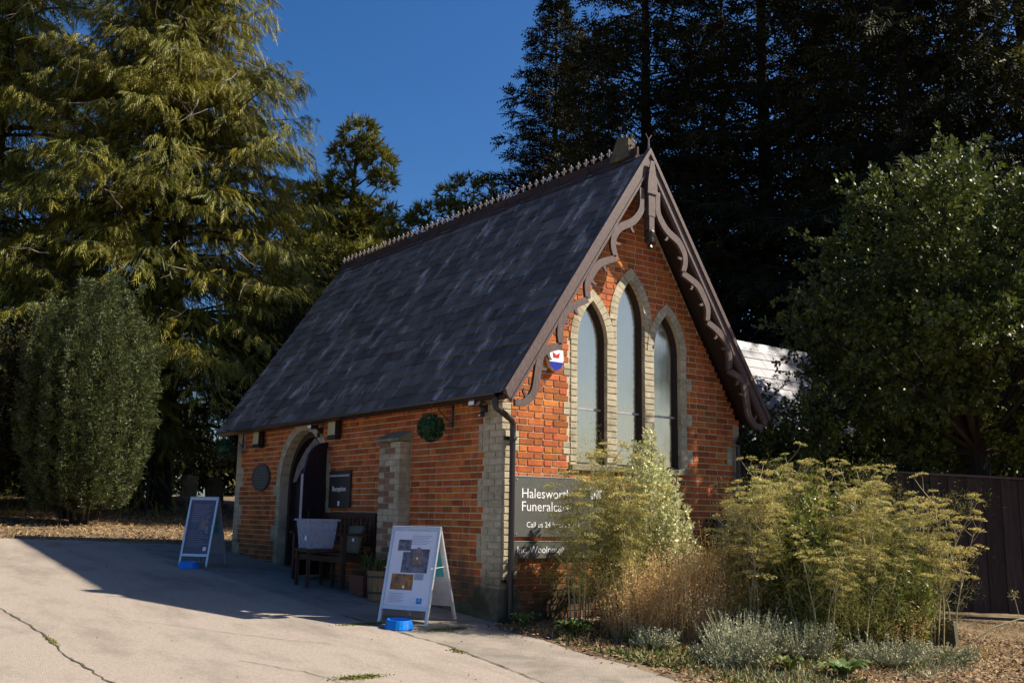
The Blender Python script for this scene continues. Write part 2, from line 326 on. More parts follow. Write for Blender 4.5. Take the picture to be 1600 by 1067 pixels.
sheet('apron', [(-1.43, -2.5), (-0.36, -3), (-0.27, -2.2), (-0.30, -1.6), (-0.20, -1.0), (-0.28, -0.4), (0.02, 0.02), (0.02, 8.6), (-0.4, 8.75), (-1.30, 9.15), (-1.36, 0.3), (-1.28, -1.0)], -0.003, 'patch')
def crack(pts, w, name='crack'):
    b = MB(); L_ = []; Rr = []
    P = [Vector((x, y, 0)) for x, y in pts]
    fine = []
    for i in range(len(P) - 1):
        for t in np.linspace(0, 1, 14, endpoint=False): fine.append(P[i].lerp(P[i + 1], t) + Vector((random.uniform(-.015, .015), random.uniform(-.015, .015), 0)))
    fine.append(P[-1])
    for i, p in enumerate(fine):
        d = (fine[min(i + 1, len(fine) - 1)] - fine[max(0, i - 1)]).normalized(); nrm = Vector((-d.y, d.x, 0)); ww = w * random.uniform(.35, 1.2)
        L_.append(p + nrm * ww); Rr.append(p - nrm * ww)
    v = [(p.x, p.y, gzf(p.x, p.y) + 0.005) for p in L_ + Rr]; k = len(L_)
    o = link(name, mesh(name, v, [(i, i + 1, k + i + 1, k + i) for i in range(k - 1)], 'crack')); tag(o, kind='structure')
crack([(-4.36, 3.6), (-4.35, 2.29), (-4.29, 0.93), (-4.33, -0.3), (-4.28, -1.4), (-4.2, -4.5)], 0.009)
crack([(-1.36, 0.9), (-1.33, 0.1), (-1.27, -1.0), (-1.42, -2.5), (-1.5, -4.2)], 0.013)
crack([(-3.2, -0.9), (-2.9, -1.5), (-2.75, -2.3)], 0.004)
crack([(-3.4, 1.2), (-2.5, -0.2), (-2.2, -0.5)], 0.004)

# ------------------------------------------------------------------ the chapel
W = 3.90; CXW = 1.945; LEN = 7.40; EZ = 2.47; RZ = 5.50; RUN = 2.15; SL = (5.58 - 2.39) / 2.18
CO = 0.075                                                  # brick course
chapel = thing('brick_chapel', 'red brick chapel with steep slate roof, three lancet windows and ornate brown bargeboards', 'chapel', (0, 0, 0))
def pf(mb, name, mt, parent, **k): return mb.put(name, mt, parent, **k)
gable = MB()
gable.prism([(0.012, -0.6), (W - 0.012, -0.6), (W - 0.012, 2.3), (CXW + .02, 5.36), (CXW - .02, 5.36), (0.012, 2.3)], 'y', 0.008, 0.26)
# the gable wall is built round its window openings
WIN = [(1.31, 0.235, 1.70, 3.14, 3.64), (1.936, 0.235, 1.70, 3.46, 3.99), (2.562, 0.235, 1.70, 3.14, 3.64)]   # centre, half width, sill, spring, apex
def arch(c, w, zs, za, n=8, grow=0.0):
    """points of a pointed arch from the left spring over the apex to the right spring"""
    h = za - zs; Rr = (h * h + w * w) / (2 * w); cc = Rr - w           # centre offset
    pts = []
    tmax = math.atan2(h, cc)
    for i in range(n + 1):
        t = tmax * i / n; r = Rr + grow
        x = cc - r * math.cos(t); z = r * math.sin(t)
        pts.append((min(x, 0) + c, zs + z))
    out = pts[:]
    for x, z in reversed(pts[:-1]): out.append((2 * c - x, z))
    return out
def ogee_top(c, w, zs, za, grow, n=8):
    h = za - zs; Rr = (h * h + w * w) / (2 * w); cc = Rr - w; r = Rr + grow
    tm = math.acos(min(1, cc / r)); pts = []
    for i in range(n + 1):
        t = tm * i / n; pts.append((c + cc - r * math.cos(t), zs + r * math.sin(t)))
    return pts + [(2 * c - x, z) for x, z in reversed(pts[:-1])]
def wall_with_holes(outline, holes, axis, a, b, mt, name, parent):
    """a wall plate with openings cut: made as a filled curve then turned into a mesh"""
    cu = bpy.data.curves.new(name, 'CURVE'); cu.dimensions = '2D'; cu.fill_mode = 'BOTH'
    for poly in [outline] + holes:
        sp = cu.splines.new('POLY'); sp.points.add(len(poly) - 1); sp.use_cyclic_u = True
        for q, (u, v) in zip(sp.points, poly): q.co = (u, v, 0, 1)
    cu.extrude = (b - a) / 2
    ob = bpy.data.objects.new(name, cu); COL.objects.link(ob)
    dg = bpy.context.evaluated_depsgraph_get(); me = bpy.data.meshes.new_from_object(ob.evaluated_get(dg))
    bpy.data.objects.remove(ob); bpy.data.curves.remove(cu)
    mid = (a + b) / 2
    n = len(me.vertices); co = np.empty(n * 3, np.float32); me.vertices.foreach_get('co', co); co = co.reshape(-1, 3)
    if axis == 'y': new = np.stack([co[:, 0], -co[:, 2] + mid, co[:, 1]], 1)
    else: new = np.stack([co[:, 2] + mid, co[:, 0], co[:, 1]], 1)
    me.vertices.foreach_set('co', new.ravel()); me.update(); me.materials.clear(); me.materials.append(M[mt]); me.name = name
    return link(name, me, parent)
holes = []
for c, w, s0, zs, za in WIN:
    holes.append([(c + w, s0), (c + w, zs)] + [(x, z) for x, z in reversed(ogee_top(c, w, zs, za, 0))][1:-1] + [(c - w, zs), (c - w, s0)])
gw = wall_with_holes([(0.012, -0.6), (W - 0.012, -0.6), (W - 0.012, 2.30), (CXW, 5.35), (0.012, 2.30)], holes, 'y', 0.008, 0.26, 'mortar', 'gable_wall', chapel)
DOOR = (4.86, 0.76, 0.10, 1.50, 2.30)                       # y centre, half width, floor, spring, apex
dh = [(DOOR[0] + DOOR[1], -0.3), (DOOR[0] + DOOR[1], DOOR[3])] + list(reversed(ogee_top(DOOR[0], DOOR[1], DOOR[3], DOOR[4], 0)))[1:-1] + [(DOOR[0] - DOOR[1], DOOR[3]), (DOOR[0] - DOOR[1], -0.3)]
sw = wall_with_holes([(0.262, -0.5), (LEN, -0.5), (LEN, EZ + .05), (0.262, EZ + .05)], [dh], 'x', 0.008, 0.26, 'mortar', 'side_wall', chapel)
b = MB(); b.box(W - .26, W - 0.004, .262, LEN - .262, -.5, 2.45); b.put('far_side_wall', 'brick', chapel)
b = MB(); b.prism([(0.01, 0.0), (W - 0.01, 0.0), (W - 0.01, 2.3), (CXW, 5.35), (0.01, 2.3)], 'y', LEN - .26, LEN - .002); b.put('back_gable_wall', 'brick', chapel)

# bricks -----------------------------------------------------------
JT = 0.0125; ST = 0.236; HD = 0.124
bricks = []        # (plane, u0, u1, z0, z1)
def fill_row(z0, spans, par, plane):
    for (a, e) in spans:
        u = a if par % 2 == 0 else a - ST * 0.36
        k = 0; stretch = (par % 2 == 0)
        # phase fixed to the wall so that joints line up course by course
        u = -ST * 0.62 if par % 2 else -0.0
        stretch = True
        while u < e:
            ln = ST if stretch else HD
            x0, x1 = max(u, a), min(u + ln - JT, e)
            if x1 - x0 > 0.025: bricks.append((plane, x0, x1, z0 + JT / 2, z0 + CO - JT / 2))
            u += ln; stretch = not stretch
def quoin_w_gable(i):                                       # width of the corner cream bricks on the gable face
    return 0.245 if (i // 3) % 3 == 2 else 0.125
def quoin_w_side(i):
    return 0.445 if (i // 4) % 2 == 0 else 0.335
cream = []       # quoin and jamb bricks: (plane, u0, u1, z0, z1)
ZB = -0.15
NR = 80
def win_jamb_w(i): return 0.205 if (i % 6) in (0, 1) else 0.105
for i in range(-3, 76):
    z0 = i * CO; z1 = z0 + CO; zm = z0 + CO / 2
    # gable
    xl = 0.0; xr = W
    if z1 > 2.32:
        d = (z1 - 2.40) / SL; xl = max(0.0, d); xr = W - max(0.0, d)
    if xr - xl > 0.12:
        spans = [(xl, xr)]
        if z1 <= 2.33:
            q = quoin_w_gable(i); spans = [(q, W - q)]
            for (u0, u1) in ((0.0, q), (W - q, W)):
                m_ = u0
                while m_ < u1 - 0.02:
                    cream.append(('g', m_, min(m_ + 0.125, u1) - JT * .5, z0 + JT / 2, z1 - JT / 2)); m_ += 0.125
        cut = []
        if zm > 1.70:
            for k, (c, w, s0, zs, za) in enumerate(WIN):
                if zm < zs:
                    jl = win_jamb_w(i) if k == 0 else 0.078; jr = win_jamb_w(i) if k == 2 else 0.078
                    cut.append((c - w - jl, c + w + jr))
                    for (u0, u1, outer) in ((c - w - jl, c - w, k == 0), (c + w, c + w + jr, k == 2)):
                        if outer:
                            if u1 - u0 > .15:
                                md = (u0 + u1) / 2; cream.append(('g', u0, md - JT / 2, z0 + JT / 2, z1 - JT / 2)); cream.append(('g', md + JT / 2, u1, z0 + JT / 2, z1 - JT / 2))
                            else: cream.append(('g', u0 + JT / 2, u1, z0 + JT / 2, z1 - JT / 2))
                        elif (u1 <= c): pass
                        else:
                            nxt = WIN[k + 1]
                            if zm < nxt[3]: cream.append(('g', c + w, nxt[0] - nxt[1], z0 + JT / 2, z1 - JT / 2))
                            else: cream.append(('g', c + w, c + w + jr, z0 + JT / 2, z1 - JT / 2))
                    if k == 1 and zm >= WIN[0][3]:
                        cream.append(('g', c - w - jl, c - w, z0 + JT / 2, z1 - JT / 2))
                elif zm < za + 0.14:
                    h = za - zs; Rr = (h * h + w * w) / (2 * w); cc = Rr - w; r = Rr + 0.075; hz = zm - zs
                    if hz < r:
                        x = math.sqrt(r * r - hz * hz) - cc
                        if x > 0.01: cut.append((c - x, c + x))
        elif zm > 1.62:
            cut.append((1.0, 2.87))
        cut.sort(); mg = []
        for a, e in cut:
            if mg and a < mg[-1][1] + 0.03: mg[-1] = (mg[-1][0], max(mg[-1][1], e))
            else: mg.append((a, e))
        for a, e in mg:
            ns = []
            for s0_, s1_ in spans:
                if e <= s0_ or a >= s1_: ns.append((s0_, s1_)); continue
                if a - JT > s0_: ns.append((s0_, a - JT))
                if e + JT < s1_: ns.append((e + JT, s1_))
            spans = ns
        fill_row(z0, spans, i, 'g')
    # side
    if z1 <= EZ:
        q = quoin_w_side(i); qf = 0.30 if (i // 4) % 2 else 0.20
        for (u0, u1) in ((0.0, q), (LEN - qf, LEN)):
            m_ = u0; k2 = 0
            while m_ < u1 - 0.03:
                ln = (ST if (k2 + i) % 2 == 0 else HD); cream.append(('s', m_, min(m_ + ln, u1) - JT, z0 + JT / 2, z1 - JT / 2)); m_ += ln; k2 += 1
        spans = [(q, LEN - qf)]
        dw = 0.255 if (i // 3) % 3 == 0 else 0.13
        c, w, s0, zs, za = DOOR; cuts = []
        if zm < zs:
            cuts.append((c - w - dw, c + w + dw))
            for (u0, u1) in ((c - w - dw, c - w), (c + w, c + w + dw)):
                cream.append(('s', u0 + JT / 2, u1, z0 + JT / 2, z1 - JT / 2))
        elif zm < za + .2:
            h = za - zs; Rr = (h * h + w * w) / (2 * w); cc = Rr - w; r = Rr + 0.07; hz = zm - zs
            if hz < r:
                x = math.sqrt(r * r - hz * hz) - cc
                if x > 0.01: cuts.append((c - x, c + x))
        if z1 < 2.05: cuts.append((1.87, 2.40))
        for a, e in cuts:
            ns = []
            for s0_, s1_ in spans:
                if e <= s0_ or a >= s1_: ns.append((s0_, s1_)); continue
                if a - JT > s0_: ns.append((s0_, a - JT))
                if e + JT < s1_: ns.append((e + JT, s1_))
            spans = ns
        fill_row(z0, spans, i, 's')
CAM = np.array([-6.4538, -8.6948, 1.1099])
def seen_size(q):
    pl, u0, u1, z0, z1 = q
    p = np.array([(u0 + u1) / 2, 0, (z0 + z1) / 2]) if pl == 'g' else np.array([0, (u0 + u1) / 2, (z0 + z1) / 2])
    v = p - CAM; d = np.linalg.norm(v); c = abs(v[1 if pl == 'g' else 0]) / d
    hid = 0.05 if (pl == 'g' and ((p[0] > 0.9 and p[2] < 1.6) or p[2] < 0.1 or (0.16 < p[0] < 1.45 and 0.65 < p[2] < 1.52))) or (pl == 's' and (p[2] < gzf(0, p[1]))) else 1.0
    return (u1 - u0) * (z1 - z0) * c / d ** 2 * hid
brick_cache = {}
def brick_box(pl, ln, ht, mt, proud):
    key = (pl, round(ln, 2), round(ht, 3), mt, random.randrange(2))
    if key in brick_cache: return brick_cache[key]
    ln = round(ln, 2); j = lambda: random.uniform(-.0022, .0022); d = 0.06; c = 0.003
    # a box with its outer face slightly inset (a worn, rounded edge)
    u0, u1, z0, z1 = -ln / 2, ln / 2, -ht / 2, ht / 2
    v = [(u0 + c + j(), 0, z0 + c), (u1 - c + j(), 0, z0 + c + j()), (u1 - c, 0, z1 - c + j()), (u0 + c + j(), 0, z1 - c),
         (u0, c, z0), (u1, c, z0), (u1, c, z1), (u0, c, z1), (u0, d, z0), (u1, d, z0), (u1, d, z1), (u0, d, z1)]
    f = [(0, 1, 2, 3), (4, 5, 1, 0), (5, 6, 2, 1), (6, 7, 3, 2), (7, 4, 0, 3), (8, 9, 5, 4), (9, 10, 6, 5), (10, 11, 7, 6), (11, 8, 4, 7)]
    if pl == 's': v = [(y, -x, z) for x, y, z in v]
    me = mesh('brick', v, f, mt); brick_cache[key] = me; return me
def place_bricks(lst, name, mt, limit, stuffname, proud=0.0):
    lst = sorted(lst, key=seen_size, reverse=True)
    V = []; F = []
    for n, q in enumerate(lst):
        pl, u0, u1, z0, z1 = q; off = random.uniform(-.0025, .0025) - proud
        wall = gw if pl == 'g' else sw
        um, zm = (u0 + u1) / 2, (z0 + z1) / 2
        loc = (um, off, zm) if pl == 'g' else (off, um, zm)
        me = brick_box(pl, u1 - u0, z1 - z0, mt, proud)
        if n < limit: link(name, me, wall, loc)
        else:
            o = len(V)
            V += [(v.co.x + loc[0], v.co.y + loc[1], v.co.z + loc[2]) for v in me.vertices]
            F += [tuple(o + i for i in p.vertices) for p in me.polygons]
    o = link(stuffname, mesh(stuffname, V, F, mt), chapel); tag(o, kind='stuff')
place_bricks(bricks, 'brick', 'brick', 300, 'brickwork')
place_bricks(cream, 'quoin_brick', 'cream', 300, 'cream_brickwork', 0.002)
# arches of cream voussoirs
def voussoirs(c, w, zs, za, th, n, plane, parent, proud=0.006, depth=0.09, inset=0.0):
    h = za - zs; Rr = (h * h + w * w) / (2 * w); cc = Rr - w
    tin = math.atan2(h, cc)
    r1 = Rr + th; tout = math.acos(cc / r1)
    for side in (-1, 1):
        for k in range(n):
            g = 0.006 / Rr / 2
            t0 = tin * k / n + g; t1 = tin * (k + 1) / n - g
            o0, o1 = t0, t1
            if k == n - 1: t1 = tin - .001; o1 = tout - .002
            q = []
            for (r, t) in ((Rr, t0), (r1, o0), (r1, o1), (Rr, t1)):
                x = cc - r * math.cos(t); q.append((c + (x if side < 0 else -x), zs + r * math.sin(t)))
            if side > 0: q = q[::-1]
            a = -proud - random.uniform(0, .003)
            bb = MB(); bb.prism(q if plane == 'y' else q[::-1], plane, a, depth)
            bb.put('voussoir', 'cream', parent)
for (c, w, s0, zs, za), th, n in zip(WIN, (0.112, 0.120, 0.112), (8, 9, 8)):
    if c < 1.6: thl = th
    voussoirs(c, w, zs, za, th, n, 'y', gw)
voussoirs(DOOR[0], DOOR[1], DOOR[3], DOOR[4], 0.135, 9, 'x', sw, 0.008, 0.10)
b = MB(); b.box(.98, 2.90, -0.035, 0.20, 1.632, 1.692); b.put('window_sill', 'stone', chapel)
# plinth: battered foot at the corner and stone along the side
b = MB()
b.hexa([(-.05, -.05, -.3), (.42, -.05, -.3), (.42, .0, -.3), (-.05, .5, -.3), (-.004, -.004, .34), (.40, -.004, .34), (.40, 0.0, .34), (-.004, .46, .34)]); b.v[-8:] = [(-.05, -.05, -.3), (.30, -.05, -.3), (.30, .1, -.3), (-.05, .46, -.3), (-.010, -.010, .34), (.26, -.010, .34), (.26, .1, .34), (-.010, .45, .34)]
b.v[2] = (.30, .46, -.3); b.v[6] = (.26, .45, .34)
b.put('plinth', 'stone', chapel)
b = MB(); b.hexa([(-.035, .46, -.2), (.1, .46, -.2), (.1, 1.86, -.2), (-.035, 1.86, -.2), (-.012, .46, .15), (.1, .46, .15), (.1, 1.86, .19), (-.012, 1.86, .19)]); b.put('plinth', 'stone', chapel)
# buttress on the side wall
but = MB(); but.box(-.145, 0.05, 1.882, 2.372, -.2, 1.98); but_o = but.put('buttress', 'mortar2', chapel)
for i in range(0, 26):
    z0 = 0.04 + i * CO; k = 0
    if i % 2 == 0: cuts = [1.875, 1.995, 2.235, 2.378]
    else: cuts = [1.875, 2.115, 2.378]
    for a, e in zip(cuts[:-1], cuts[1:]):
        red = 2.0 < (a + e) / 2 < 2.27 and (i % 9) not in (4, 5)
        j = random.uniform(-.002, .002)
        bb = MB(); bb.box(-.152 + j, -.05, a + JT / 2, e - JT / 2, z0, z0 + CO - JT); bb.put('buttress_brick', 'pinkbrick' if red else 'cream', but_o)
    for a, e in ((-.13, .0),):
        bb = MB(); bb.box(-.046, -.004, 1.874, 2.3, z0, z0 + CO - JT); bb.put('buttress_brick', 'cream', but_o)
b = MB(); b.hexa([(-.20, 1.84, 1.985), (0, 1.84, 1.985), (0, 2.41, 1.985), (-.20, 2.41, 1.985), (-.20, 1.84, 2.02), (0, 1.84, 2.12), (0, 2.41, 2.12), (-.20, 2.41, 2.02)]); b.put('buttress_cap', 'stone', chapel)

# windows ----------------------------------------------------------
for k, (c, w, s0, zs, za) in enumerate(WIN):
    wn_ = MB(); out = [(c - w, s0)] + ogee_top(c, w, zs, za, -0.001, 8) + [(c + w, s0)]
    inn = [(c - w + .026, s0 + .026)] + ogee_top(c, w - .026, zs, za - .045, 0, 8) + [(c + w - .026, s0 + .026)]
    v = [(x, .055, z) for x, z in out] + [(x, .055, z) for x, z in inn] + [(x, .16, z) for x, z in out] + [(x, .16, z) for x, z in inn]
    n = len(out); f = []
    for i in range(n):
        j = (i + 1) % n
        f += [(i, j, n + j, n + i), (n + i, n + j, 3 * n + j, 3 * n + i), (2 * n + i, 3 * n + i, 3 * n + j, 2 * n + j)]
    fr = link('window', mesh('window', v, f, 'darkpaint'), chapel)
    tz = 2.35
    b = MB(); b.box(c - w + .027, c + w - .027, .085, .12, tz - .012, tz + .012); b.put('transom', 'trim', fr)
    top = MB(); top.prism([(c - w + .027, tz + .013)] + ogee_top(c, w - .027, zs, za - .046, 0, 8) + [(c + w - .027, tz + .013)], 'y', .100, .104); top.put('pane', 'glass', fr)
    lo = MB(); lo.prism([(c - w + .027, s0 + .027), (c - w + .027, tz - .013), (c + w - .027, tz - .013), (c + w - .027, s0 + .027)], 'y', .100, .104); lo.put('pane', 'glass', fr)
    # cloth hanging inside
    nf = 15; u = np.linspace(c - w + .02, c + w - .02, nf * 2 + 1); yy = .235 + .02 * np.sin(np.arange(len(u)) * 1.9 + k) + rng.uniform(-.006, .006, len(u))
    v = [(a, y, s0 + .15) for a, y in zip(u, yy)] + [(a, y, za) for a, y in zip(u, yy)]; n = len(u)
    link('curtain', mesh('curtain', v, [(i, i + 1, n + i + 1, n + i) for i in range(n - 1)], 'curtain', True), fr)
b = MB(); b.prism([(.30, .3), (3.6, .3), (3.6, 2.2), (CXW, 4.8), (.30, 2.2)], 'y', 1.3, 1.32); b.put('inner_wall', 'room', chapel)
b = MB(); b.box(.30, 3.6, .28, LEN - .3, .02, .04); b.put('inner_floor', 'room', chapel)

# door -------------------------------------------------------------
dc, dw_, df, dzs, dza = DOOR
fl = [(dc - dw_ + .001, 0.05)] + ogee_top(dc, dw_ - .001, dzs, dza, 0, 8) + [(dc + dw_ - .001, .05)]
il = [(dc - dw_ + .07, 0.05)] + ogee_top(dc, dw_ - .07, dzs, dza - .10, 0, 8) + [(dc + dw_ - .07, .05)]
n = len(fl); v = [(.13, y, z) for y, z in fl] + [(.13, y, z) for y, z in il] + [(.26, y, z) for y, z in fl] + [(.26, y, z) for y, z in il]
f = []
for i in range(n - 1):
    j = i + 1; f += [(i, n + i, n + j, j), (n + i, 3 * n + i, 3 * n + j, n + j)]
door = link('doorway', mesh('doorway', v, f, 'darkpaint'), chapel)
b = MB(); b.prism([(dc - .69, 1.62), (dc - .55, 1.80), (dc - .30, 2.02), (dc, 2.19), (dc + .30, 2.02), (dc + .55, 1.80), (dc + .69, 1.55), (dc + .58, 1.55), (dc + .42, 1.72), (dc + .2, 1.86), (dc - .1, 1.95), (dc - .4, 1.93), (dc - .62, 1.80)], 'x', .165, .19); b.put('arch_head', 'archboard', door)
for k in range(10):                                         # closed inner leaf of upright boards
    y0 = dc - .69 + k * .138; b = MB(); b.box(.21 + (k % 2) * .004, .235, y0 + .004, y0 + .134, .2, 1.86 + .3 * math.sin(math.pi * (k + .5) / 10)); b.put('board', 'doorwood', door)
b = MB(); b.box(.05, .5, dc - .75, dc + .75, .10, gzf(0, dc) + .03); b.put('threshold', 'stone', door)
# outer leaf swung open towards the bench
hx, hy = 0.02, 4.13; ex, ey = -.42, 3.98; dl = Vector((ex - hx, ey - hy, 0)); Ld = dl.length
lf = bpy.data.objects.new('door_leaf', None); COL.objects.link(lf); lf.parent = chapel; lf.location = (hx, hy, 0); lf.rotation_euler = (0, 0, math.atan2(dl.y, dl.x))
nb_ = 5
for k in range(nb_):
    u0 = Ld * k / nb_; u1 = Ld * (k + 1) / nb_; g0 = gzf(0, 4) + .03
    za_ = lambda u: 1.62 + .46 * math.sqrt(max(0, 1 - (u / Ld) ** 2.2))
    b = MB(); b.prism([(u0 + .003, g0), (u1 - .003, g0), (u1 - .003, za_(u1)), (u0 + .003, za_(u0))], 'y', -.018, .018); b.put('board', 'doorwood', lf)
b = MB(); b.box(Ld + .002, Ld + .012, -.02, .02, gzf(0, 4) + .03, 1.62); b.put('edge_strip', 'trim', lf)
b = MB(); b.tube([(Ld - .07, .03, 1.12), (Ld - .07, .075, 1.12), (Ld - .07, .075, .98), (Ld - .07, .03, .98)], .008, 6); b.put('handle', 'black', lf)

# roof --------------------------------------------------------------
roof = bpy.data.objects.new('roof', None); COL.objects.link(roof); roof.parent = chapel
Y0, Y1 = -0.30, 7.76
ex0, ez0 = -0.215, 2.385; rx0, rz0 = 1.945, ez0 + SL * (1.945 + .215)
b = MB(); b.prism([(ex0 + .01, ez0 - .03), (rx0, rz0 - .03), (2 * rx0 - ex0 - .01, ez0 - .03), (2 * rx0 - ex0 - .06, ez0 - .05), (rx0, rz0 - .13), (ex0 + .06, ez0 - .05)], 'y', Y0 + .005, Y1); b.put('roof_deck', 'darkpaint', roof)
sv = Vector((rx0 - ex0, 0, rz0 - ez0)); SLn = sv.length; sv.normalize(); nv = Vector((-sv.z, 0, sv.x))   # up the left slope, outward normal
EXPO = 0.180; SWD = 0.275
slates = []
nrow = int(SLn / EXPO) + 1
for r in range(nrow):
    y = Y0 - (0 if r % 2 == 0 else SWD / 2)
    while y < Y1:
        a = max(y, Y0); e = min(y + SWD - .004, Y1)
        if e - a > .03: slates.append((r, a, e))
        y += SWD
def slate_geo(side, r, a, e):
    j = lambda s_: random.uniform(-s_, s_)
    t = .014; low = r * EXPO - .02 + (j(.008) if random.random() > .08 else j(.022)); hi = min(low + EXPO * 1.75, SLn - .01)
    lift = .024 + (random.uniform(0, .004) if random.random() > .07 else random.uniform(.006, .014))
    p = []
    for d0 in (0, t):
        for (yy, ss, nn) in ((a, low, lift), (e, low + j(.003), lift + j(.0015)), (e, hi, .001), (a, hi, .001)):
            q = Vector((ex0, yy, ez0)) + sv * ss + nv * (nn + d0); p.append(q)
    if side > 0: p = [Vector((2 * rx0 - q.x, q.y, q.z)) for q in p]
    return p
BOXF = ((0, 3, 2, 1), (4, 5, 6, 7), (0, 1, 5, 4), (1, 2, 6, 5), (2, 3, 7, 6), (3, 0, 4, 7))
def sl_key(q):
    r, a, e = q; p = np.array([ex0 + sv.x * r * EXPO, (a + e) / 2, ez0 + sv.z * r * EXPO]); v_ = p - CAM; d = np.linalg.norm(v_)
    return -(e - a) * abs(v_ @ np.array(nv)) / d ** 3
slates.sort(key=sl_key)
slate_bank = [mesh('slate', [Vector(q) - Vector((ex0, 0, ez0)) for q in slate_geo(-1, 0, -SWD / 2 + .002, SWD / 2 - .002)], [tuple(x) for x in BOXF], 'slate') for _ in range(12)]
V = []; F = []; cnt = 0
for q in slates:
    r, a, e = q; full = abs((e - a) - (SWD - .004)) < .002 and (r + 1.8) * EXPO < SLn
    if cnt < 300 and full:
        o = link('slate', slate_bank[cnt % 12], roof, tuple(Vector((ex0, (a + e) / 2, ez0)) + sv * r * EXPO)); cnt += 1
    else:
        n = len(V); V += slate_geo(-1, r, a, e); F += [tuple(n + i for i in x) for x in BOXF]
for q in slates:
    n = len(V); V += slate_geo(1, *q); F += [tuple(n + i for i in x) for x in BOXF]
tag(link('slating', mesh('slating', V, F, 'slate'), roof), kind='stuff')
# ridge: clay tiles with an upstand, each carrying little fleur finials
NT = 26; tl = (Y1 - Y0 - .2) / NT
def ridge_tile_mesh():
    b = MB()
    b.hexa([(-.115, 0, -.15), (-.100, 0, -.16), (-.100, tl - .006, -.16), (-.115, tl - .006, -.15), (-.012, 0, .02), (.0, 0, .0), (.0, tl - .006, .0), (-.012, tl - .006, .02)])
    b.hexa([(.100, 0, -.16), (.115, 0, -.15), (.115, tl - .006, -.15), (.100, tl - .006, -.16), (.0, 0, .0), (.012, 0, .02), (.012, tl - .006, .02), (.0, tl - .006, .0)])
    b.box(-.014, .014, 0, tl - .006, .01, .105)
    return b.mesh('ridge_tile', 'tilewood')
rtm = ridge_tile_mesh()
def fleur_mesh():
    b = MB(); t = .0085
    b.tube([(0, 0, -.01), (0, 0, .075)], .006, 5)
    b.lathe([(.002, .07), (.016, .082), (.017, .093), (.002, .118)], (0, 0, 0), 6)
    for s_ in (-1, 1):
        b.tube([(0, 0, .02), (0, s_ * .03, .035), (0, s_ * .036, .052)], .005, 4)
        b.lathe([(.002, .046), (.0135, .054), (.0135, .062), (.002, .072)], (0, s_ * .036, 0), 6)
    return b.mesh('crest_finial', 'crest')
M['crest'] = mat('crest_sparkle', (0.34, 0.28, 0.25), (0.16, 0.12, 0.10), 9, 0.18, spec=1.0)  # paler than the ridge clay: sunlit sparkle put into the colour
flm = fleur_mesh()
for i in range(NT):
    y = Y0 + .17 + i * tl
    link('ridge_tile', rtm, roof, (rx0 + random.uniform(-.004, .004), y, rz0 + .03), (0, 0, random.uniform(-.008, .008)))
    for q in (.5, 1.5): link('crest_finial', flm, roof, (rx0, y + q * tl / 2, rz0 + .135), (0, 0, random.uniform(-.15, .15)))
# weathered ridge terminal near the gable
b = MB(); b.hexa([(-.07, -.16, -.02), (.07, -.16, -.02), (.07, .18, -.02), (-.07, .18, -.02), (-.05, -.15, .24), (.05, -.15, .25), (.04, .05, .30), (-.05, .05, .30)])
b.tube([(0, -.12, .22), (0, -.17, .30)], [.03, .012], 5); b.tube([(0, .02, .27), (0, .03, .33)], [.035, .015], 5); b.tube([(0, -.05, .24), (0, -.06, .31)], [.03, .012], 5)
b.put('ridge_terminal', 'lichenstone', roof, loc=(rx0, .14, rz0 + .04))
b = MB(); b.tube([(0, 0, -.05), (0, 0, .10)], [.014, .008], 6); b.tube([(0, 0, .09), (-.05, 0, .16)], .006, 4); b.tube([(0, 0, .09), (.05, 0, .16)], .006, 4)
b.put('apex_finial', 'crest', roof, loc=(rx0, Y0 - .02, rz0 + .08))
# rafter feet, fascia, gutter
b = MB(); b.box(-.16, -.135, Y0 + .32, Y1 - .02, 2.36, 2.44); b.put('fascia', 'darkpaint', chapel)
g = MB()
prof = [(math.cos(t) * .052, math.sin(t) * .052) for t in np.linspace(math.pi, 2 * math.pi, 7)] + [(math.cos(t) * .046, math.sin(t) * .046) for t in np.linspace(2 * math.pi, math.pi, 7)]
g.prism([(x - .215, z + 2.395) for x, z in prof], 'y', -.20, Y1 - .03)
g.put('gutter', 'black', chapel)
dp = MB(); dp.tube([(-.215, -.16, 2.34), (-.215, -.16, 2.27), (-.19, -.155, 2.235), (.06, -.085, 2.13), (.095, -.07, 2.08), (.095, -.07, 2.0)], .035, 8)
dp.tube([(.095, -.07, 2.02), (.095, -.07, .05)], .033, 10)
dpo = dp.put('downpipe', 'black', chapel, smooth=False)
for z in (1.93, .42):
    b = MB(); b.lathe([(.043, z - .02), (.046, z), (.043, z + .02)], (.095, -.07, 0), 10); b.box(.02, .17, -.035, .0, z - .018, z + .018); b.put('pipe_clip', 'black', dpo)
b = MB(); b.tube([(3.80, -.06, 2.05), (3.80, -.06, .1)], .03, 8); b.tube([(3.98, .05, 2.33), (3.95, .0, 2.2), (3.80, -.06, 2.08)], .03, 8); b.put('downpipe', 'black', chapel)

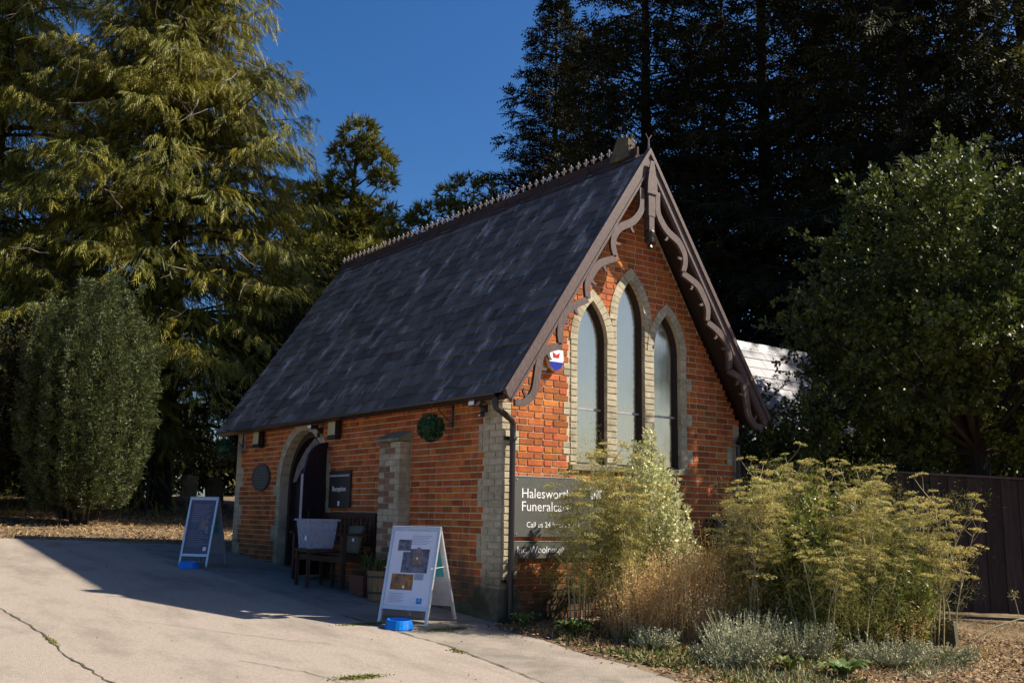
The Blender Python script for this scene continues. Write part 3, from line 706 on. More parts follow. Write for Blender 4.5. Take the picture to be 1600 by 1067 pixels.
# bargeboards ------------------------------------------------------
BY0, BY1 = Y0 - .035, Y0
def rake(side):
    mir = (lambda x: x) if side < 0 else (lambda x: 2 * CXW - x)
    def q(poly): return [(mir(x), z) for x, z in (poly if side < 0 else poly[::-1])]
    x0, z0 = ex0 + .01, ez0 + .005
    top = lambda x: z0 + SL * (x - x0)
    b = MB(); b.prism(q([(x0, z0), (CXW, top(CXW)), (CXW, top(CXW) - .225), (x0 + .085, z0 - .10)]), 'y', BY0, BY1)
    bo = b.put('bargeboard', 'paint', chapel)
    # moulding on the upper edge and a bead near the lower one
    b = MB(); b.prism(q([(x0 - .02, z0 + .035), (CXW, top(CXW) + .065), (CXW, top(CXW) - .012), (x0 + .005, z0 - .028)]), 'y', BY0 - .022, BY1 + .01); b.put('edge_moulding', 'paint', bo)
    b = MB(); b.prism(q([(x0 + .07, z0 - .062), (CXW, top(CXW) - .160), (CXW, top(CXW) - .185), (x0 + .078, z0 - .08)]), 'y', BY0 - .010, BY0 - .001); b.put('lower_bead', 'paint', bo)
    # tracery: swelling ribs with cusps
    segs = [[(-0.08, 2.285), (0.052, 2.300), (0.170, 2.412), (0.213, 2.58), (0.235, 2.721), (0.269, 2.835), (0.374, 2.909), (0.554, 2.966)],
            [(0.546, 2.980), (0.532, 3.12), (0.569, 3.296), (0.66, 3.394), (0.79, 3.477), (0.942, 3.545)],
            [(0.942, 3.560), (0.930, 3.712), (0.979, 3.823), (1.095, 3.977), (1.233, 4.051), (1.386, 4.107)],
            [(1.374, 4.125), (1.334, 4.245), (1.354, 4.372), (1.456, 4.499), (1.642, 4.598), (1.77, 4.733), (1.813, 4.853), (1.806, 5.06)]]
    def smoothline(p, n=5):
        out = []
        P = [Vector((a, b_)) for a, b_ in p]; P = [P[0] * 2 - P[1]] + P + [P[-1] * 2 - P[-2]]
        for i in range(1, len(P) - 2):
            for t in np.linspace(0, 1, n, endpoint=False):
                a, b_, c, d = P[i - 1], P[i], P[i + 1], P[i + 2]
                out.append(0.5 * ((2 * b_) + (c - a) * t + (2 * a - 5 * b_ + 4 * c - d) * t * t + (3 * b_ - a - 3 * c + d) * t ** 3))
        out.append(P[-2]); return out
    for si, sg in enumerate(segs):
        ln = smoothline(sg); n = len(ln); A = []; B = []
        for i, p in enumerate(ln):
            d = (ln[min(i + 1, n - 1)] - ln[max(i - 1, 0)]).normalized(); nn = Vector((-d.y, d.x))
            w_ = .036 + .010 * math.sin(math.pi * i / (n - 1)); 
            A.append(p + nn * w_); B.append(p - nn * w_)
        v = []
        ya, yb = BY0 - .004, BY1 + .002
        for (pt, yy) in [(p, ya) for p in A] + [(p, ya) for p in B] + [(p, yb) for p in A] + [(p, yb) for p in B]: v.append((mir(pt.x), yy, pt.y))
        f = []
        for i in range(n - 1):
            f += [(i, i + 1, n + i + 1, n + i), (2 * n + i, 3 * n + i, 3 * n + i + 1, 2 * n + i + 1), (i, 2 * n + i, 2 * n + i + 1, i + 1), (n + i, n + i + 1, 3 * n + i + 1, 3 * n + i)]
        f += [(0, n, 3 * n, 2 * n), (n - 1, 3 * n - 1, 4 * n - 1, 2 * n - 1)]
        tr = link('tracery_rib', mesh('tracery_rib', v, f, 'paint'), bo)
        # cusps: pointed spurs curling off the concave side
        spots = [.36, .74] if len(ln) < 34 else [.22, .55, .84]
        for t in spots:
            i = int(t * (n - 1)); p = ln[i]; d = (ln[min(i + 1, n - 1)] - ln[max(i - 1, 0)]).normalized(); nn = Vector((d.y, -d.x))
            # choose the side away from the board
            bd = Vector((SL, -1)).normalized()
            if nn.dot(bd) < 0: nn = -nn
            if si == 0 and t < .5: nn = -nn
            base = p + nn * .028
            pts = [base - d * .055, base - d * .02 + nn * .020, base + nn * .085 - d * .010, base + nn * .098 + d * .026, base + nn * .066 + d * .014, base + d * .022 + nn * .018, base + d * .05]
            cb = MB(); pl = [(mir(a.x), a.y) for a in pts]; cb.prism(pl, 'y', BY0 + .004, BY1 - .004); cb.put('cusp', 'paint', tr)
    # soffit boards under the overhang
    b = MB(); b.prism(q([(x0 + .03, z0 - .03), (CXW, top(CXW) - .03), (CXW, top(CXW) - .075), (x0 + .06, z0 - .065)]), 'y', BY1 + .001, -.002); b.put('soffit', 'darkpaint', chapel)
    return bo
bl = rake(-1); br = rake(1)
b = MB(); b.box(CXW - .055, CXW + .055, BY0 - .035, BY1 + .05, 4.72, 5.25)
b.box(CXW - .042, CXW + .042, BY0 - .030, BY1 + .03, 4.47, 4.719)
b.prism([(CXW - .085, 5.0), (CXW + .085, 5.0), (CXW + .075, 5.16), (CXW + .03, 5.42), (CXW - .03, 5.42), (CXW - .075, 5.16)], 'y', BY0 - .050, BY0 - .036)
kp = b.put('king_post', 'paint', chapel)
b = MB(); b.lathe([(.012, -.24), (.034, -.215), (.020, -.18), (.055, -.15), (.062, -.11), (.050, -.10), (.062, -.07), (.070, -.03), (.05, 0.0)], (CXW, BY0 + .01, 4.55), 10); b.put('pendant', 'black', kp)

# ------------------------------------------------------------------ fixtures on the chapel (things of their own)
def text_mesh(s, size, mt, name='lettering'):
    cu = bpy.data.curves.new(name, 'FONT'); cu.body = s; cu.size = size; cu.extrude = .0012; cu.resolution_u = 3
    ob = bpy.data.objects.new(name, cu); COL.objects.link(ob); dg = bpy.context.evaluated_depsgraph_get()
    me = bpy.data.meshes.new_from_object(ob.evaluated_get(dg)); bpy.data.objects.remove(ob); me.materials.clear(); me.materials.append(M[mt]); me.name = name; return me
RG = (R(90), 0, 0)              # lettering that faces -Y
RSd = (R(90), 0, R(-90))        # lettering that faces -X
sgn = thing('notice_board', 'grey board with two lines of white lettering and an emblem on the gable wall', 'sign', (.16, -.004, .884))
b = MB(); b.box(0, 1.42, -.03, 0, 0, .642); b.put('panel', 'signgrey', sgn)
b = MB(); b.box(-.004, 1.424, -.034, 0.0, .643, .652); b.put('top_edge', 'alu', sgn)
link('lettering', text_mesh('Halesworth', .150, 'white'), sgn, (.090, -.0315, .415), RG)
link('lettering', text_mesh('Funeralcare', .150, 'white'), sgn, (.090, -.0315, .275), RG)
link('lettering', text_mesh('Call us 24 hours a day', .085, 'white'), sgn, (.165, -.0315, .100), RG)
b = MB()
for dx, dz, r in ((-.05, .03, .045), (.05, .03, .045), (-.045, -.045, .042), (.045, -.045, .042), (0, -.01, .035)):
    b.prism([(1.17 + dx + r * math.cos(t), .50 + dz + r * math.sin(t) * .85) for t in np.linspace(0, 2 * math.pi, 12, endpoint=False)], 'y', -.0325 - r * .02, -.0305)
b.put('emblem', 'white', sgn)
for x, z in ((.03, .03), (.03, .61), (1.39, .03), (1.39, .61)):
    b = MB(); b.lathe([(.008, 0), (.008, .004)], (0, 0, 0), 8); b.put('screw', 'alu', sgn, loc=(x, -.031, z), rot=(R(90), 0, 0))
s2 = thing('name_board', 'narrow grey board lettered Inc. under the large company board', 'sign', (.16, -.004, .655))
b = MB(); b.box(0, 1.42, -.03, 0, 0, .174); b.put('panel', 'signgrey', s2)
b = MB(); b.box(-.004, 1.424, -.034, 0, .175, .183); b.put('top_edge', 'alu', s2)
link('lettering', text_mesh('Inc. Woolnough', .105, 'white'), s2, (.040, -.0315, .055), RG)
# reception sign (on the side wall: local +Y is to the left in the photograph)
rs = thing('reception_sign', 'dark upright panel lettered Reception beside the arched doorway', 'sign', (-.004, 3.35, 1.17))
b = MB(); b.box(-.028, 0, 0, .60, 0, .50); b.put('panel', 'signdark', rs)
link('lettering', text_mesh('Reception', .098, 'white'), rs, (-.0295, .505, .225), RSd)
b = MB(); b.box(-.036, -.029, .02, .58, .42, .447); b.put('top_strip', 'trim', rs)
b = MB(); b.box(-.0305, -.0285, .02, .58, .118, .122); b.put('rule', 'black', rs)
b = MB(); b.prism([(.30 + .03 * math.cos(t), .075 + .018 * math.sin(t)) for t in np.linspace(0, 6.283, 8, endpoint=False)], 'x', -.031, -.0285); b.box(-.031, -.0285, .28, .325, .028, .062); b.put('emblem', 'white', rs)
# plaque
pq = thing('wall_plaque', 'dark oval inscribed plaque on the brickwork left of the doorway', 'plaque', (-.004, 6.33, 1.63))
b = MB(); b.prism([(.33 * math.cos(t) * (1.0), .215 * math.sin(t)) for t in np.linspace(0, 6.2832, 24, endpoint=False)], 'x', -.025, 0); b.put('panel', 'plaque', pq)
for k in range(8):
    z = .15 - k * .043; hw = .27 * math.sqrt(1 - (z / .23) ** 2); b = MB(); b.box(-.0268, -.0252, -hw * .85, hw * .85, z - .007, z + .007); b.put('inscription', 'plaqueink', pq)
# lanterns
def lantern(y, z, label):
    t = thing('wall_lantern', label, 'wall lamp', (-.002, y, z), group='box lanterns beside the door')
    b = MB(); b.box(-.05, 0, -.05, .05, -.13, .13); b.put('back_plate', 'black', t)
    b = MB(); b.hexa([(-.115, -.11, -.07), (-.051, -.11, -.07), (-.051, .12, -.07), (-.115, .12, -.07), (-.110, -.10, .12), (-.051, -.10, .12), (-.051, .11, .12), (-.110, .11, .12)]); b.put('diffuser', 'beige', t)
    b = MB(); b.box(-.120, -.051, -.116, -.111, -.07, .125); b.put('side_frame', 'black', t)
    b = MB(); b.box(-.115, -.051, -.11, .12, -.13, -.072); b.put('base', 'black', t)
    b = MB(); b.box(-.12, -.051, -.115, .125, .125, .135); b.put('cap', 'black', t)
lantern(3.79, 2.23, 'box lantern with yellowed glass on the wall right of the arched doorway')
lantern(6.38, 2.225, 'box lantern with yellowed glass on the wall above the oval plaque')
# floodlights
def flood(y, z, label, s_=1.0):
    t = thing('security_light', label, 'security light', (-.004, y, z))
    b = MB(); b.box(-.05, 0, -.035, .035, -.04, .04); b.tube([(-.04, 0, .0), (-.11, .0, .04)], .014, 6); b.put('mount', 'black', t)
    b = MB(); b.box(-.20, -.09, -.06, .06, .02, .075); b.put('lamp_head', 'black', t)
    b = MB(); b.box(-.205, -.2005, -.05, .05, .027, .068); b.put('lens', 'white', t)
    b = MB(); b.lathe([(.02, -.10), (.03, -.08), (.03, -.05), (.012, -.035)], (-.06, 0, 0), 8); b.put('sensor', 'black', t)
    b = MB(); b.box(-.092, -.088, -.012, .012, -.085, -.07); b.put('sensor_lens', 'white', t)
flood(.30, 2.27, 'small black floodlight with a sensor at the near corner of the chapel')
flood(4.30, 2.25, 'black sensor light above the right shoulder of the door arch')
# hanging topiary balls on brackets
LEAF = (np.array([[0, 0, 0], [.35, .22, .03], [1, 0, -.05], [.35, -.22, .03]], float), np.array([[0, 3, 2], [0, 2, 1]]))
LEAF3 = (np.array([[0, 0, 0], [.4, .3, .08], [1, 0, -.06], [.4, -.3, .08], [.45, 0, -.02]], float), np.array([[0, 3, 4], [3, 2, 4], [0, 4, 1], [4, 2, 1]]))
def basket(y, z, label):
    t = thing('hanging_ball', label, 'hanging plant', (-.30, y, z), group='leaf balls hung from wall brackets')
    n = 900; d = unit(n); P = d * (.135 + rng.uniform(-.02, .012, (n, 1)))
    V_, F_ = scatter(LEAF, P, d + unit(n) * .8, rng.uniform(.03, .05, n), rng.uniform(0, 6, n))
    link('foliage', tri_mesh('foliage', V_, F_, 'box'), t)
    b = MB(); b.lathe([(.04, -.10), (.115, -.055), (.125, 0), (.115, .055), (.04, .10)], (0, 0, 0), 10); b.put('core', 'box', t)
    b = MB(); b.lathe([(.03, -.165), (.06, -.14), (.075, -.09)], (0, 0, 0), 8); b.put('pot', 'black', t)
    k = thing('wall_bracket', label.replace('dark green leaf ball hanging', 'iron bracket of the leaf ball'), 'bracket', (0, y, z), group='iron brackets for hanging plants')
    b = MB(); b.box(-.012, -.001, -.014, .014, .02, .32); b.put('back_bar', 'black', k)
    b = MB(); b.tube([(-.01, 0, .30), (-.32, 0, .31)], .008, 6); b.tube([(-.30, 0, .31), (-.30, 0, .13)], .003, 4); b.put('arm', 'black', k)
    b = MB(); b.tube([(-.012, 0, .06), (-.09, 0, .12), (-.20, 0, .21), (-.24, 0, .30)], .006, 5); b.put('brace', 'black', k)
basket(.96, 2.08, 'dark green leaf ball hanging between the buttress and the near corner')
basket(7.16, 2.10, 'dark green leaf ball hanging at the far end of the side wall')
# alarm box
al = thing('alarm_box', 'white and blue shield shaped alarm box with red mark under the left bargeboard', 'alarm', (.70, -.002, 2.86))
def shield(s_, y0, y1, z0=-1, z1=1):
    pts = [(-.10, .11), (.10, .11), (.11, .0), (.07, -.09), (0, -.13), (-.07, -.09), (-.11, .0)]
    return MB().prism([(x * s_, z * s_) for x, z in pts][::-1], 'y', y0, y1)
shield(1, -.065, 0).put('casing', 'white', al)
b = MB(); b.prism([(-.105, -.03), (-.072, -.092), (0, -.134), (.072, -.092), (.105, -.03)], 'y', -.069, -.0655); b.put('lower_band', 'alarmblue', al)
b = MB(); b.prism([(-.04, .02), (.04, .02), (.05, .08), (.0, .05), (-.05, .08)], 'y', -.069, -.0655); b.put('mark', 'red', al)
# meter box on the right of the gable
mb_ = thing('meter_box', 'dark meter box with a yellow warning label at the shaded right end of the gable', 'meter box', (3.22, -.002, .55))
b = MB(); b.box(0, .60, -.16, 0, 0, .55); b.put('casing', 'darkpaint', mb_)
b = MB(); b.box(.02, .58, -.170, -.161, .02, .53); b.put('cover', 'darkpaint', mb_)
b = MB(); b.box(.20, .27, -.1735, -.171, .44, .52); b.put('warning_label', 'yellow', mb_)
b = MB(); b.prism([(.215, .455), (.255, .455), (.235, .505)], 'y', -.1755, -.174); b.put('warning_mark', 'black', mb_)

# ------------------------------------------------------------------ A-boards and bowls
def aboard(x, y, ang, W_, H_, sp, label, poster):
    t = thing('pavement_board', label, 'A-board sign', (x, y, gzf(x, y)), (R(3.4), 0, ang))
    # local: width along +X, depth along +Y (front at y=0, foot; the top leans back to sp/2)
    th = math.atan2(sp / 2, H_); Lg = math.hypot(sp / 2, H_)
    def fr(front):
        ob = bpy.data.objects.new('front_frame' if front else 'rear_frame', None); COL.objects.link(ob); ob.parent = t
        if front: ob.rotation_euler = (-th, 0, 0)
        else: ob.location = (0, sp, 0); ob.rotation_euler = (th, 0, 0)
        return ob
    for front in (True, False):
        fo = fr(front); s_ = -1 if front else 1
        for xx in (0, W_ - .03):
            b = MB(); b.box(xx, xx + .03, -.012, .012, 0, Lg); b.put('upright', 'alu', fo)
        for z in (.14, Lg - .035):
            b = MB(); b.box(.031, W_ - .031, -.0115, .0115, z, z + .034); b.put('rail', 'alu', fo)
        b = MB(); b.box(.031, W_ - .031, -.004, .004, .175, Lg - .036); b.put('backing_board', 'alu' if not front else poster[0], fo)
        if not front:
            b = MB(); b.box(W_ * .55, W_ - .06, -.0062, -.0042, .45, .75); b.put('sticker', 'teal', fo)
        if front:
            for (mt_, a, e, z0, z1, dp_) in poster[1]:
                b = MB(); b.box(.03 + a * (W_ - .06), .03 + e * (W_ - .06), -.0042 - dp_, -.0041, .175 + z0 * (Lg - .21), .175 + z1 * (Lg - .21)); b.put('print', mt_, fo)
            for (mt_, cx_, cz_, r_) in poster[2]:
                b = MB(); b.prism([(.03 + cx_ * (W_ - .06) + r_ * math.cos(q), .175 + cz_ * (Lg - .21) + r_ * math.sin(q)) for q in np.linspace(0, 6.283, 10, endpoint=False)][::-1], 'y', -.0075, -.0045); b.put('print', mt_, fo)
    for xx in (.01, W_ - .02):
        b = MB(); b.tube([(xx, sp * .20, H_ * .58), (xx, sp * .80, H_ * .58)], .004, 4); b.put('stay', 'alu', t)
    b = MB(); b.tube([(0, sp / 2, H_), (W_, sp / 2, H_)], .016, 8); b.put('hinge', 'alu', t)
    return t
dots = [('blueprint', .80 + dx, .075 + dz, .016) for dx in (-.035, .035) for dz in (-.016, .022)] + [('blueprint', .80, .06, .012)]
dots += [('greyprint', .66 + .03 * math.cos(i * 2.4) * (i ** .5), .09 + .016 * math.sin(i * 2.4) * (i ** .5), .003) for i in range(1, 12)]
dots += [('photoc', .62, .68, .034), ('greyprint2', .63, .745, .028), ('white', .62, .635, .012), ('greyprint2', .26, .81, .020), ('photoc', .36, .33, .030), ('white', .40, .25, .014)]
p1 = ('poster', [('photoa', .14, .44, .73, .88, .0010), ('photoa', .44, .88, .44, .76, .0008), ('photoa', .28, .46, .44, .715, .0010), ('photob', .10, .60, .21, .42, .0012), ('photoc', .52, .72, .55, .74, .0022), ('greyprint', .62, .82, .35, .43, .0010)] +
      [('greyprint', .44, .90 - .05 * (k % 3), .93 - k * .022, .937 - k * .022, .0006) for k in range(6)] +
      [('greyprint', .10, .44 - .04 * (k % 2), .16 - k * .022, .167 - k * .022, .0006) for k in range(6)], dots)
ang1 = math.atan2(-.52, .22)
aboard(-1.22, .40, ang1, .60, .93, .52, 'white advertising A-board with three pictures standing near the chapel corner', p1)
p2 = ('posterdark', [('greyprint2', .12, .85 - .1 * (k % 3), .90 - k * .035, .912 - k * .035, .0006) for k in range(10)] +
      [('greyprint2', .10, .88 - .12 * ((k * 2) % 3), .42 - k * .04, .43 - k * .04, .0006) for k in range(8)] +
      [('photoa', .45, .85, .42, .72, .0007), ('photoc', .55, .72, .45, .62, .0012), ('teal', .78, .84, .38, .42, .0014), ('white', .78, .90, .06, .13, .0010)], [])
ang2 = math.atan2(-.36, .27)
aboard(-1.50, 5.54, ang2, .46, .94, .50, 'dark poster A-board standing on the shaded drive beyond the doorway', p2)
def bowl(x, y, label):
    b = MB(); b.lathe([(.150, 0), (.150, .006), (.120, .085), (.108, .085), (.100, .030), (.03, .026)], (0, 0, 0), 24)
    o = b.put('dog_bowl', 'blue', None, loc=(x, y, gzf(x, y) + .002), rot=(R(3.4), 0, 0), smooth=False)
    tag(o, label, 'bowl', 'blue drinking bowls')
bowl(-1.20, .02, 'bright blue plastic bowl in front of the white A-board')
bowl(-1.44, 5.30, 'bright blue plastic bowl under the dark A-board')

# ------------------------------------------------------------------ bench with tub, picture, planter, barrel
BG = gzf(0, 3.1)
bn = thing('bench', 'dark wooden slatted bench with arms against the side wall beneath the reception sign', 'bench', (-.03, 2.50, BG))
BL = 1.42
for k in range(5):
    b = MB(); b.box(-.50 + k * .092, -.50 + k * .092 + .078, 0.02, BL - .02, .40, .425); b.put('seat_slat', 'wood', bn)
for yy in (0, BL - .06):
    for xx in (-.52, -.08):
        b = MB(); b.box(xx, xx + .06, yy, yy + .06, 0, .64 if xx < -.3 else .92); b.put('leg', 'wood', bn)
    b = MB(); b.box(-.56, -.075, yy - .01, yy + .07, .641, .668); b.put('arm', 'wood', bn)
    b = MB(); b.box(-.459, -.081, yy + .01, yy + .05, .33, .399); b.put('side_rail', 'wood', bn)
b = MB(); b.box(-.51, -.49, .061, BL - .061, .31, .385); b.put('front_rail', 'wood', bn)
for z in (.50, .86):
    b = MB(); b.box(-.07, -.04, .061, BL - .061, z, z + .06); b.put('back_rail', 'wood', bn)
for k in range(11):
    y0 = .10 + k * .115; b = MB(); b.box(-.062, -.046, y0, y0 + .05, .561, .859); b.put('back_slat', 'wood', bn)
tb = thing('storage_tub', 'clear plastic storage tub holding papers on a dark stand before the doorway', 'tub', (-.62, 3.05, BG + .47), (0, 0, R(-8)))
# the tub stands on a low table
tab = thing('side_table', 'low dark wooden table carrying the plastic tub', 'table', (-.62, 3.05, BG), (0, 0, R(-8)))
b = MB(); b.box(-.20, .20, -.22, .30, .44, .468); b.put('table_top', 'wood', tab)
for xx in (-.18, .14):
    for yy in (-.20, .24): b = MB(); b.box(xx, xx + .04, yy, yy + .04, 0, .439); b.put('leg', 'wood', tab)
def tubshape():
    a, c, h, t = .19, .25, .36, .010; k = .82
    v = []
    for (s1, z) in ((k, 0), (1, h)):
        for dx, dy in ((-1, -1), (1, -1), (1, 1), (-1, 1)): v.append((dx * a * s1, dy * c * s1 + .04, z))
    for (s1, z) in ((1 - .05, h), (k - .05, t)):
        for dx, dy in ((-1, -1), (1, -1), (1, 1), (-1, 1)): v.append((dx * a * s1, dy * c * s1 + .04, z))
    f = [(3, 2, 1, 0), (12, 13, 14, 15)]
    for base in (0, 4, 8):
        f += [(base + i, base + (i + 1) % 4, base + 4 + (i + 1) % 4, base + 4 + i) for i in range(4)]
    return v, f
v, f = tubshape(); link('tub_body', mesh('tub_body', v, f, 'tub'), tb)
b = MB()
for (x0, x1, y0, y1) in ((-.215, .215, -.24, -.205), (-.215, .215, .285, .32), (-.215, -.18, -.204, .284), (.18, .215, -.204, .284)): b.box(x0, x1, y0, y1, .345, .368)
b.put('rim', 'tub', tb)
b = MB(); b.box(-.12, .10, -.12, .02, .02, .20); b.box(-.10, .12, .04, .20, .02, .16); b.box(-.11, .05, -.10, .14, .205, .23); b.put('papers', 'clothes', tb)
b = MB(); b.box(-.1705, -.168, -.10, -.02, .10, .17); b.put('sticker', 'white', tb)
pc = thing('framed_picture', 'small framed picture leaning on the bench beside the plastic tub', 'picture', (-.36, 2.62, BG + .43), (R(-10), 0, R(-72)))
pc.rotation_euler = (R(-14), 0, R(-78))
b = MB(); b.box(-.13, .13, -.012, .012, 0, .34); b.put('frame', 'frameolive', pc)
b = MB(); b.box(-.10, .10, -.016, -.0125, .03, .31); b.put('artwork', 'picture', pc)
b = MB(); b.box(-.02, .02, -.018, -.0165, .14, .18); b.put('white_square', 'white', pc)  # small white square set on the artwork
def tube_leaves(n, base, spread, ln, rise, w, rngx=(0, 0)):
    """arching strap leaves as folded ribbons; returns V,F"""
    parts = []
    for i in range(n):
        a = random.uniform(0, 6.283); l = ln * random.uniform(.6, 1.15); h = rise * random.uniform(.6, 1.2); k = 5
        bx = base[0] + random.uniform(-rngx[0], rngx[0]); by = base[1] + random.uniform(-rngx[1], rngx[1])
        V_ = []; d = np.array([math.cos(a), math.sin(a)]); s_ = np.array([-d[1], d[0]])
        for j in range(k + 1):
            t = j / k; r = l * spread * t; z = h * (1.9 * t - 1.2 * t * t) ; ww = w * (1 - t) ** .6 * .5 + .0005
            V_ += [(bx + d[0] * r + s_[0] * ww, by + d[1] * r + s_[1] * ww, base[2] + z), (bx + d[0] * r - s_[0] * ww, by + d[1] * r - s_[1] * ww, base[2] + z)]
        F_ = []
        for j in range(k): F_ += [(2 * j, 2 * j + 1, 2 * j + 3), (2 * j, 2 * j + 3, 2 * j + 2)]
        parts.append((np.array(V_), np.array(F_)))
    return merge(parts)
pl = thing('terracotta_planter', 'reddish planter with dry arching leaves between bench and buttress', 'planter', (-.36, 2.20, gzf(0, 2.2)))
b = MB(); b.hexa([(-.13, -.16, 0), (.13, -.16, 0), (.13, .16, 0), (-.13, .16, 0), (-.16, -.20, .24), (.16, -.20, .24), (.16, .20, .24), (-.16, .20, .24)]); b.put('pot', 'terra', pl)
V_, F_ = tube_leaves(46, (0, 0, .24), 1.0, .34, .16, .018); link('leaves', tri_mesh('leaves', V_, F_, 'dry'), pl)
V_, F_ = tube_leaves(26, (0, 0, .24), .7, .26, .34, .022); link('leaves', tri_mesh('leaves', V_, F_, 'green'), pl)
bt = thing('half_barrel', 'pale wooden barrel tub with a dark hoop behind the white A-board', 'barrel', (-.42, 1.78, gzf(0, 1.8)))
for k in range(14):
    a0 = 2 * math.pi * k / 14; a1 = 2 * math.pi * (k + .94) / 14; b = MB(); q = []
    for r, z in ((.135, 0), (.155, .34)):
        q += [(r * math.cos(a0), r * math.sin(a0), z), (r * math.cos(a1), r * math.sin(a1), z), ((r - .02) * math.cos(a1), (r - .02) * math.sin(a1), z), ((r - .02) * math.cos(a0), (r - .02) * math.sin(a0), z)]
    b.hexa(q); b.put('stave', 'barrel', bt)
for z, r in ((.08, .143), (.26, .154)):
    b = MB(); b.lathe([(r, z), (r + .001, z + .025)], (0, 0, 0), 20); b.put('hoop', 'black', bt)
V_, F_ = tube_leaves(60, (0, 0, .30), .8, .20, .24, .016, (.08, .08)); link('leaves', tri_mesh('leaves', V_, F_, 'green'), bt)

# ------------------------------------------------------------------ lower building at the right, behind
ext = thing('rear_outbuilding', 'low outbuilding with pale sun-struck slate roof behind the right bargeboard', 'outbuilding', (0, 0, 0))
b = MB(); b.box(4.02, 10.0, 2.2, 4.8, -.1, 2.45); b.put('wall', 'brick', ext)
rf = bpy.data.objects.new('roof', None); COL.objects.link(rf); rf.parent = ext
ey0, ez_, ryy, rzz = 2.0, 2.28, 3.5, 4.36
b = MB(); b.prism([(ey0 + .02, ez_ - .03), (5.0 - .02, ez_ - .03), (ryy, rzz - .03)], 'x', 4.02, 10.24); b.put('roof_deck', 'darkpaint', rf)
s2v = Vector((0, ryy - ey0, rzz - ez_)); l2 = s2v.length; s2v.normalize(); n2v = Vector((0, -s2v.z, s2v.y))
EX2 = .245; W2 = .40
def tile2(r, a, e):
    low = r * EX2 - .02; hi = min(low + EX2 * 1.5, l2 - .01); p = []; lift = .016 + random.uniform(0, .005)
    for d0 in (0, .009):
        for (xx, ss, nn) in ((a, low, lift), (e, low + random.uniform(-.004, .004), lift), (e, hi, .001), (a, hi, .001)): p.append(Vector((xx, ey0, ez_)) + s2v * ss + n2v * (nn + d0))
    return p
for r in range(int(l2 / EX2) + 1):
    x = 4.05 - (W2 / 2 if r % 2 else 0)
    while x < 10.24:
        a = max(x, 4.05); e = min(x + W2 - .008, 10.24)
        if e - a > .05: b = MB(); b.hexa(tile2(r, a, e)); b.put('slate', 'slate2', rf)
        x += W2
for k in range(13):
    b = MB(); b.hexa([(4.05 + k * .476, ryy - .11, rzz - .12), (4.05 + k * .476 + .47, ryy - .11, rzz - .12), (4.05 + k * .476 + .47, ryy + .11, rzz - .12), (4.05 + k * .476, ryy + .11, rzz - .12),
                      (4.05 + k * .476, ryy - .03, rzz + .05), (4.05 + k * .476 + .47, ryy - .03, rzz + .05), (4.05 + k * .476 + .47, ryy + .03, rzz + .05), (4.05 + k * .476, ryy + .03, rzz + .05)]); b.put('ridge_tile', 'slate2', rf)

# ------------------------------------------------------------------ fence
F0 = Vector((3.95, 0.40, 0)); FD = Vector((.796, -.605, 0)).normalized(); FL = 8.4
fe = thing('wooden_fence', 'tall dark close-boarded wooden fence standing behind the fennel and the dry lawn', 'fence', tuple(F0), (0, 0, math.atan2(FD.y, FD.x)))
k = 0; x = 0.0
while x < FL:
    wd = .128; h = 1.80 + random.uniform(-.006, .006); p = F0 + FD * x; g0 = gzf(p.x, p.y)
    b = MB(); b.box(x, x + wd, -.006 + (k % 2) * .012, .010 + (k % 2) * .012, g0 + .05, g0 + h); b.put('board', 'plank', fe); x += wd - .010; k += 1
for i in range(5):
    p = F0 + FD * (i * 2.05); g0 = gzf(p.x, p.y); b = MB(); b.box(i * 2.05 - .05, i * 2.05 + .05, .03, .13, g0 - .2, g0 + 1.80); b.put('post', 'plank', fe)
for z in (.35, 1.0, 1.6):
    b = MB(); b.box(0, FL, .0225, .0295, z - .1, z - .04); b.put('rail', 'plank', fe)
b = MB(); b.hexa([(0, -.03, gzf(*F0.xy) + 1.81), (FL + .1, -.03, gzf(*(F0 + FD * FL).xy) + 1.81), (FL + .1, .045, gzf(*(F0 + FD * FL).xy) + 1.81), (0, .045, gzf(*F0.xy) + 1.81), (0, -.03, gzf(*F0.xy) + 1.84), (FL + .1, -.03, gzf(*(F0 + FD * FL).xy) + 1.84), (FL + .1, .045, gzf(*(F0 + FD * FL).xy) + 1.84), (0, .045, gzf(*F0.xy) + 1.84)]); b.put('capping', 'paint', fe)

